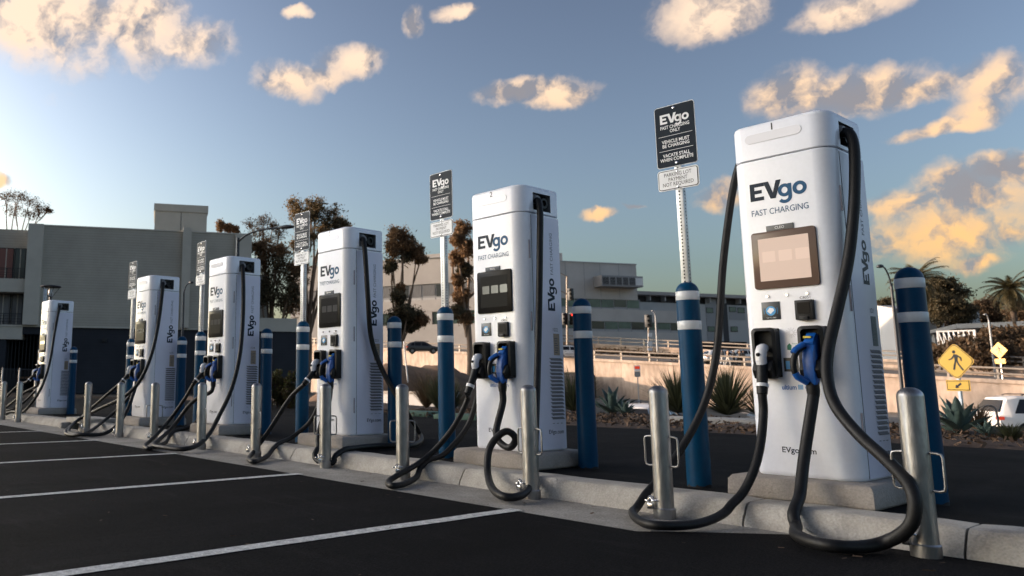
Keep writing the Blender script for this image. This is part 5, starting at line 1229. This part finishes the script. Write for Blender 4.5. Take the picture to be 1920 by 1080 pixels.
    for s in (-1, 1): MB().tube([(1.0, s*.62, st[3][3]+.03), (1.1, s*.62, st[3][3]+.07), (2.7, s*.62, st[3][3]+.07), (2.8, s*.62, st[3][3]+.03)], .02, 6).build('roof_rail', 'car_dark', t)
    return t
SUV = [(0, .42, .98, 1.00, .90, .80), (.06, .36, 1.05, 1.10, .95, .80), (.45, .34, 1.10, 1.70, .99, .74), (.8, .32, 1.10, 1.77, 1.0, .74), (2.5, .32, 1.08, 1.78, 1.0, .74), (3.0, .32, 1.07, 1.68, 1.0, .72), (3.75, .32, 1.06, 1.13, .99, .80), (4.6, .34, .98, 1.02, .95, .75), (4.95, .42, .78, .82, .84, .6)]
HATCH = [(0, .40, .85, .88, .80, .70), (.05, .34, .92, .97, .84, .70), (.5, .30, .96, 1.38, .88, .62), (.9, .30, .95, 1.46, .89, .62), (2.0, .30, .93, 1.48, .89, .62), (2.4, .30, .92, 1.40, .89, .60), (3.15, .30, .92, .97, .88, .7), (3.9, .32, .80, .84, .85, .62), (4.2, .40, .66, .70, .74, .5)]
GLH = ((.5, 1.0), (1.08, 1.8), (1.88, 2.75))
p = at(1837, 717, 30.5)
hd = math.atan2(.64, .77)
car('suv', 'white police-style suv parked with its red tail light lit', (p.x, p.y, -1.33), hd, SUV, 'car_white', 4.95)
p = at(1172, 717, 26); car('parked_car', 'white car with dark windows parked below the bed beside the agave', (p.x, p.y, -1.33), hd+R(60), HATCH, 'car_white', 4.2, (.75, 3.3), .32, GLH)
p = at(1400, 717, 28); car('parked_car', 'dark blue-grey car parked behind the spiky yucca', (p.x, p.y, -1.33), hd, HATCH, 'car_dark', 4.2, (.75, 3.3), .32, GLH)
p = at(1322, 717, 81); car('ramp_car', 'white hatchback driving on the ramp behind walking people', (p.x, p.y, deck(p.x, p.y)), math.atan2(.75, .66), HATCH, 'car_white', 4.2, (.75, 3.3), .32, GLH)
p = at(1368, 717, 85); car('ramp_car', 'second white car on the ramp behind the walking people', (p.x, p.y, deck(p.x, p.y)), math.atan2(.75, .66), HATCH, 'car_white', 4.2, (.75, 3.3), .32, GLH)
p = at(762, 717, 96); car('ramp_car', 'dark car on the ramp before the warm beige office', (p.x, p.y, deck(p.x, p.y)), math.atan2(.75, .66), HATCH, 'car_dark', 4.2, (.75, 3.3), .32, GLH)
p = at(1036, 717, 86); car('ramp_car', 'pale car on the ramp beside the signal mast', (p.x, p.y, deck(p.x, p.y)), math.atan2(.75, .66), HATCH, 'car_white', 4.2, (.75, 3.3), .32, GLH)

# ------------------------------------------------------------------ people on the ramp
def person(label, loc, rz, mats, stride=1.0, h=1.72):
    k = h/1.75; J = {'pel': (0, 0, .95), 'wst': (0, 0, 1.12), 'cst': (.02, 0, 1.34), 'nck': (.03, 0, 1.50), 'hd0': (.05, 0, 1.60), 'hd1': (.05, 0, 1.71)}
    rad = {'pel': .135, 'wst': .12, 'cst': .14, 'nck': .055, 'hd0': .085, 'hd1': .075}; E_ = [('pel', 'wst'), ('wst', 'cst'), ('cst', 'nck'), ('nck', 'hd0'), ('hd0', 'hd1')]
    for s, n in ((1, 'l'), (-1, 'r')):
        f = s*stride
        J.update({'sh'+n: (.01, s*.19, 1.42), 'el'+n: (-.10*f-.02, s*.24, 1.15), 'wr'+n: (-.16*f+.10, s*.23, .93), 'hn'+n: (-.17*f+.14, s*.22, .85), 'hp'+n: (0, s*.09, .90), 'kn'+n: (.16*f+.04, s*.10, .50), 'an'+n: (.26*f-.06, s*.10, .09), 'to'+n: (.26*f+.10, s*.11, .04)})
        rad.update({'sh'+n: .07, 'el'+n: .048, 'wr'+n: .036, 'hn'+n: .035, 'hp'+n: .105, 'kn'+n: .068, 'an'+n: .048, 'to'+n: .042}); E_ += [('cst', 'sh'+n), ('sh'+n, 'el'+n), ('el'+n, 'wr'+n), ('wr'+n, 'hn'+n), ('pel', 'hp'+n), ('hp'+n, 'kn'+n), ('kn'+n, 'an'+n), ('an'+n, 'to'+n)]
    ks = list(J); me = bpy.data.meshes.new('person'); me.from_pydata([tuple(c*k for c in J[q]) for q in ks], [(ks.index(a), ks.index(b)) for a, b in E_], [])
    o = mobj('person', me); md = o.modifiers.new('s', 'SKIN'); md.use_smooth_shade = True; sv = me.skin_vertices[0].data
    for i, q in enumerate(ks): sv[i].radius = (rad[q]*k, rad[q]*k); sv[i].use_root = q == 'pel'
    sb = o.modifiers.new('d', 'SUBSURF'); sb.levels = 1; sb.render_levels = 1
    m2 = bpy.data.meshes.new_from_object(o.evaluated_get(bpy.context.evaluated_depsgraph_get())); o.modifiers.clear(); o.data = m2
    for q in mats: m2.materials.append(M[q])
    for p_ in m2.polygons:
        z = p_.center.z/k; y = abs(p_.center.y)/k; p_.material_index = 3 if z > 1.66 or (z > 1.56 and p_.center.x < .03*k) else 2 if z > 1.50 or (z < .92 and y > .175 and z > .75) else 0 if z > .93 else 1
    o.location = loc; o.rotation_euler.z = rz; tag(o, label, 'person', 'people walking along the ramp'); return o
for px, dp, mats, lab, st_ in ((1357, 77.5, ('cloth_dark', 'cloth_white', 'skin', 'cloth_dark'), 'person in dark top and pale trousers walking behind the ramp railing', 1), (1368, 78.5, ('cloth_tan', 'cloth_white', 'skin', 'cloth_dark'), 'person in tan top and pale trousers walking along the ramp', -.8), (1379, 77.5, ('cloth_dark', 'cloth_dark', 'skin', 'cloth_dark'), 'person dressed all in black walking along the ramp', .9), (1390, 78.2, ('cloth_tan', 'cloth_dark', 'skin', 'cloth_tan'), 'person in tan top and dark trousers walking along the ramp', -1), (1397, 77.2, ('cloth_dark', 'cloth_tan', 'skin', 'cloth_dark'), 'person in dark top and tan trousers walking along the ramp', .8)):
    p = at(px, 717, dp); person(lab, (p.x, p.y, deck(p.x, p.y)), math.atan2(.75, .66), mats, st_)
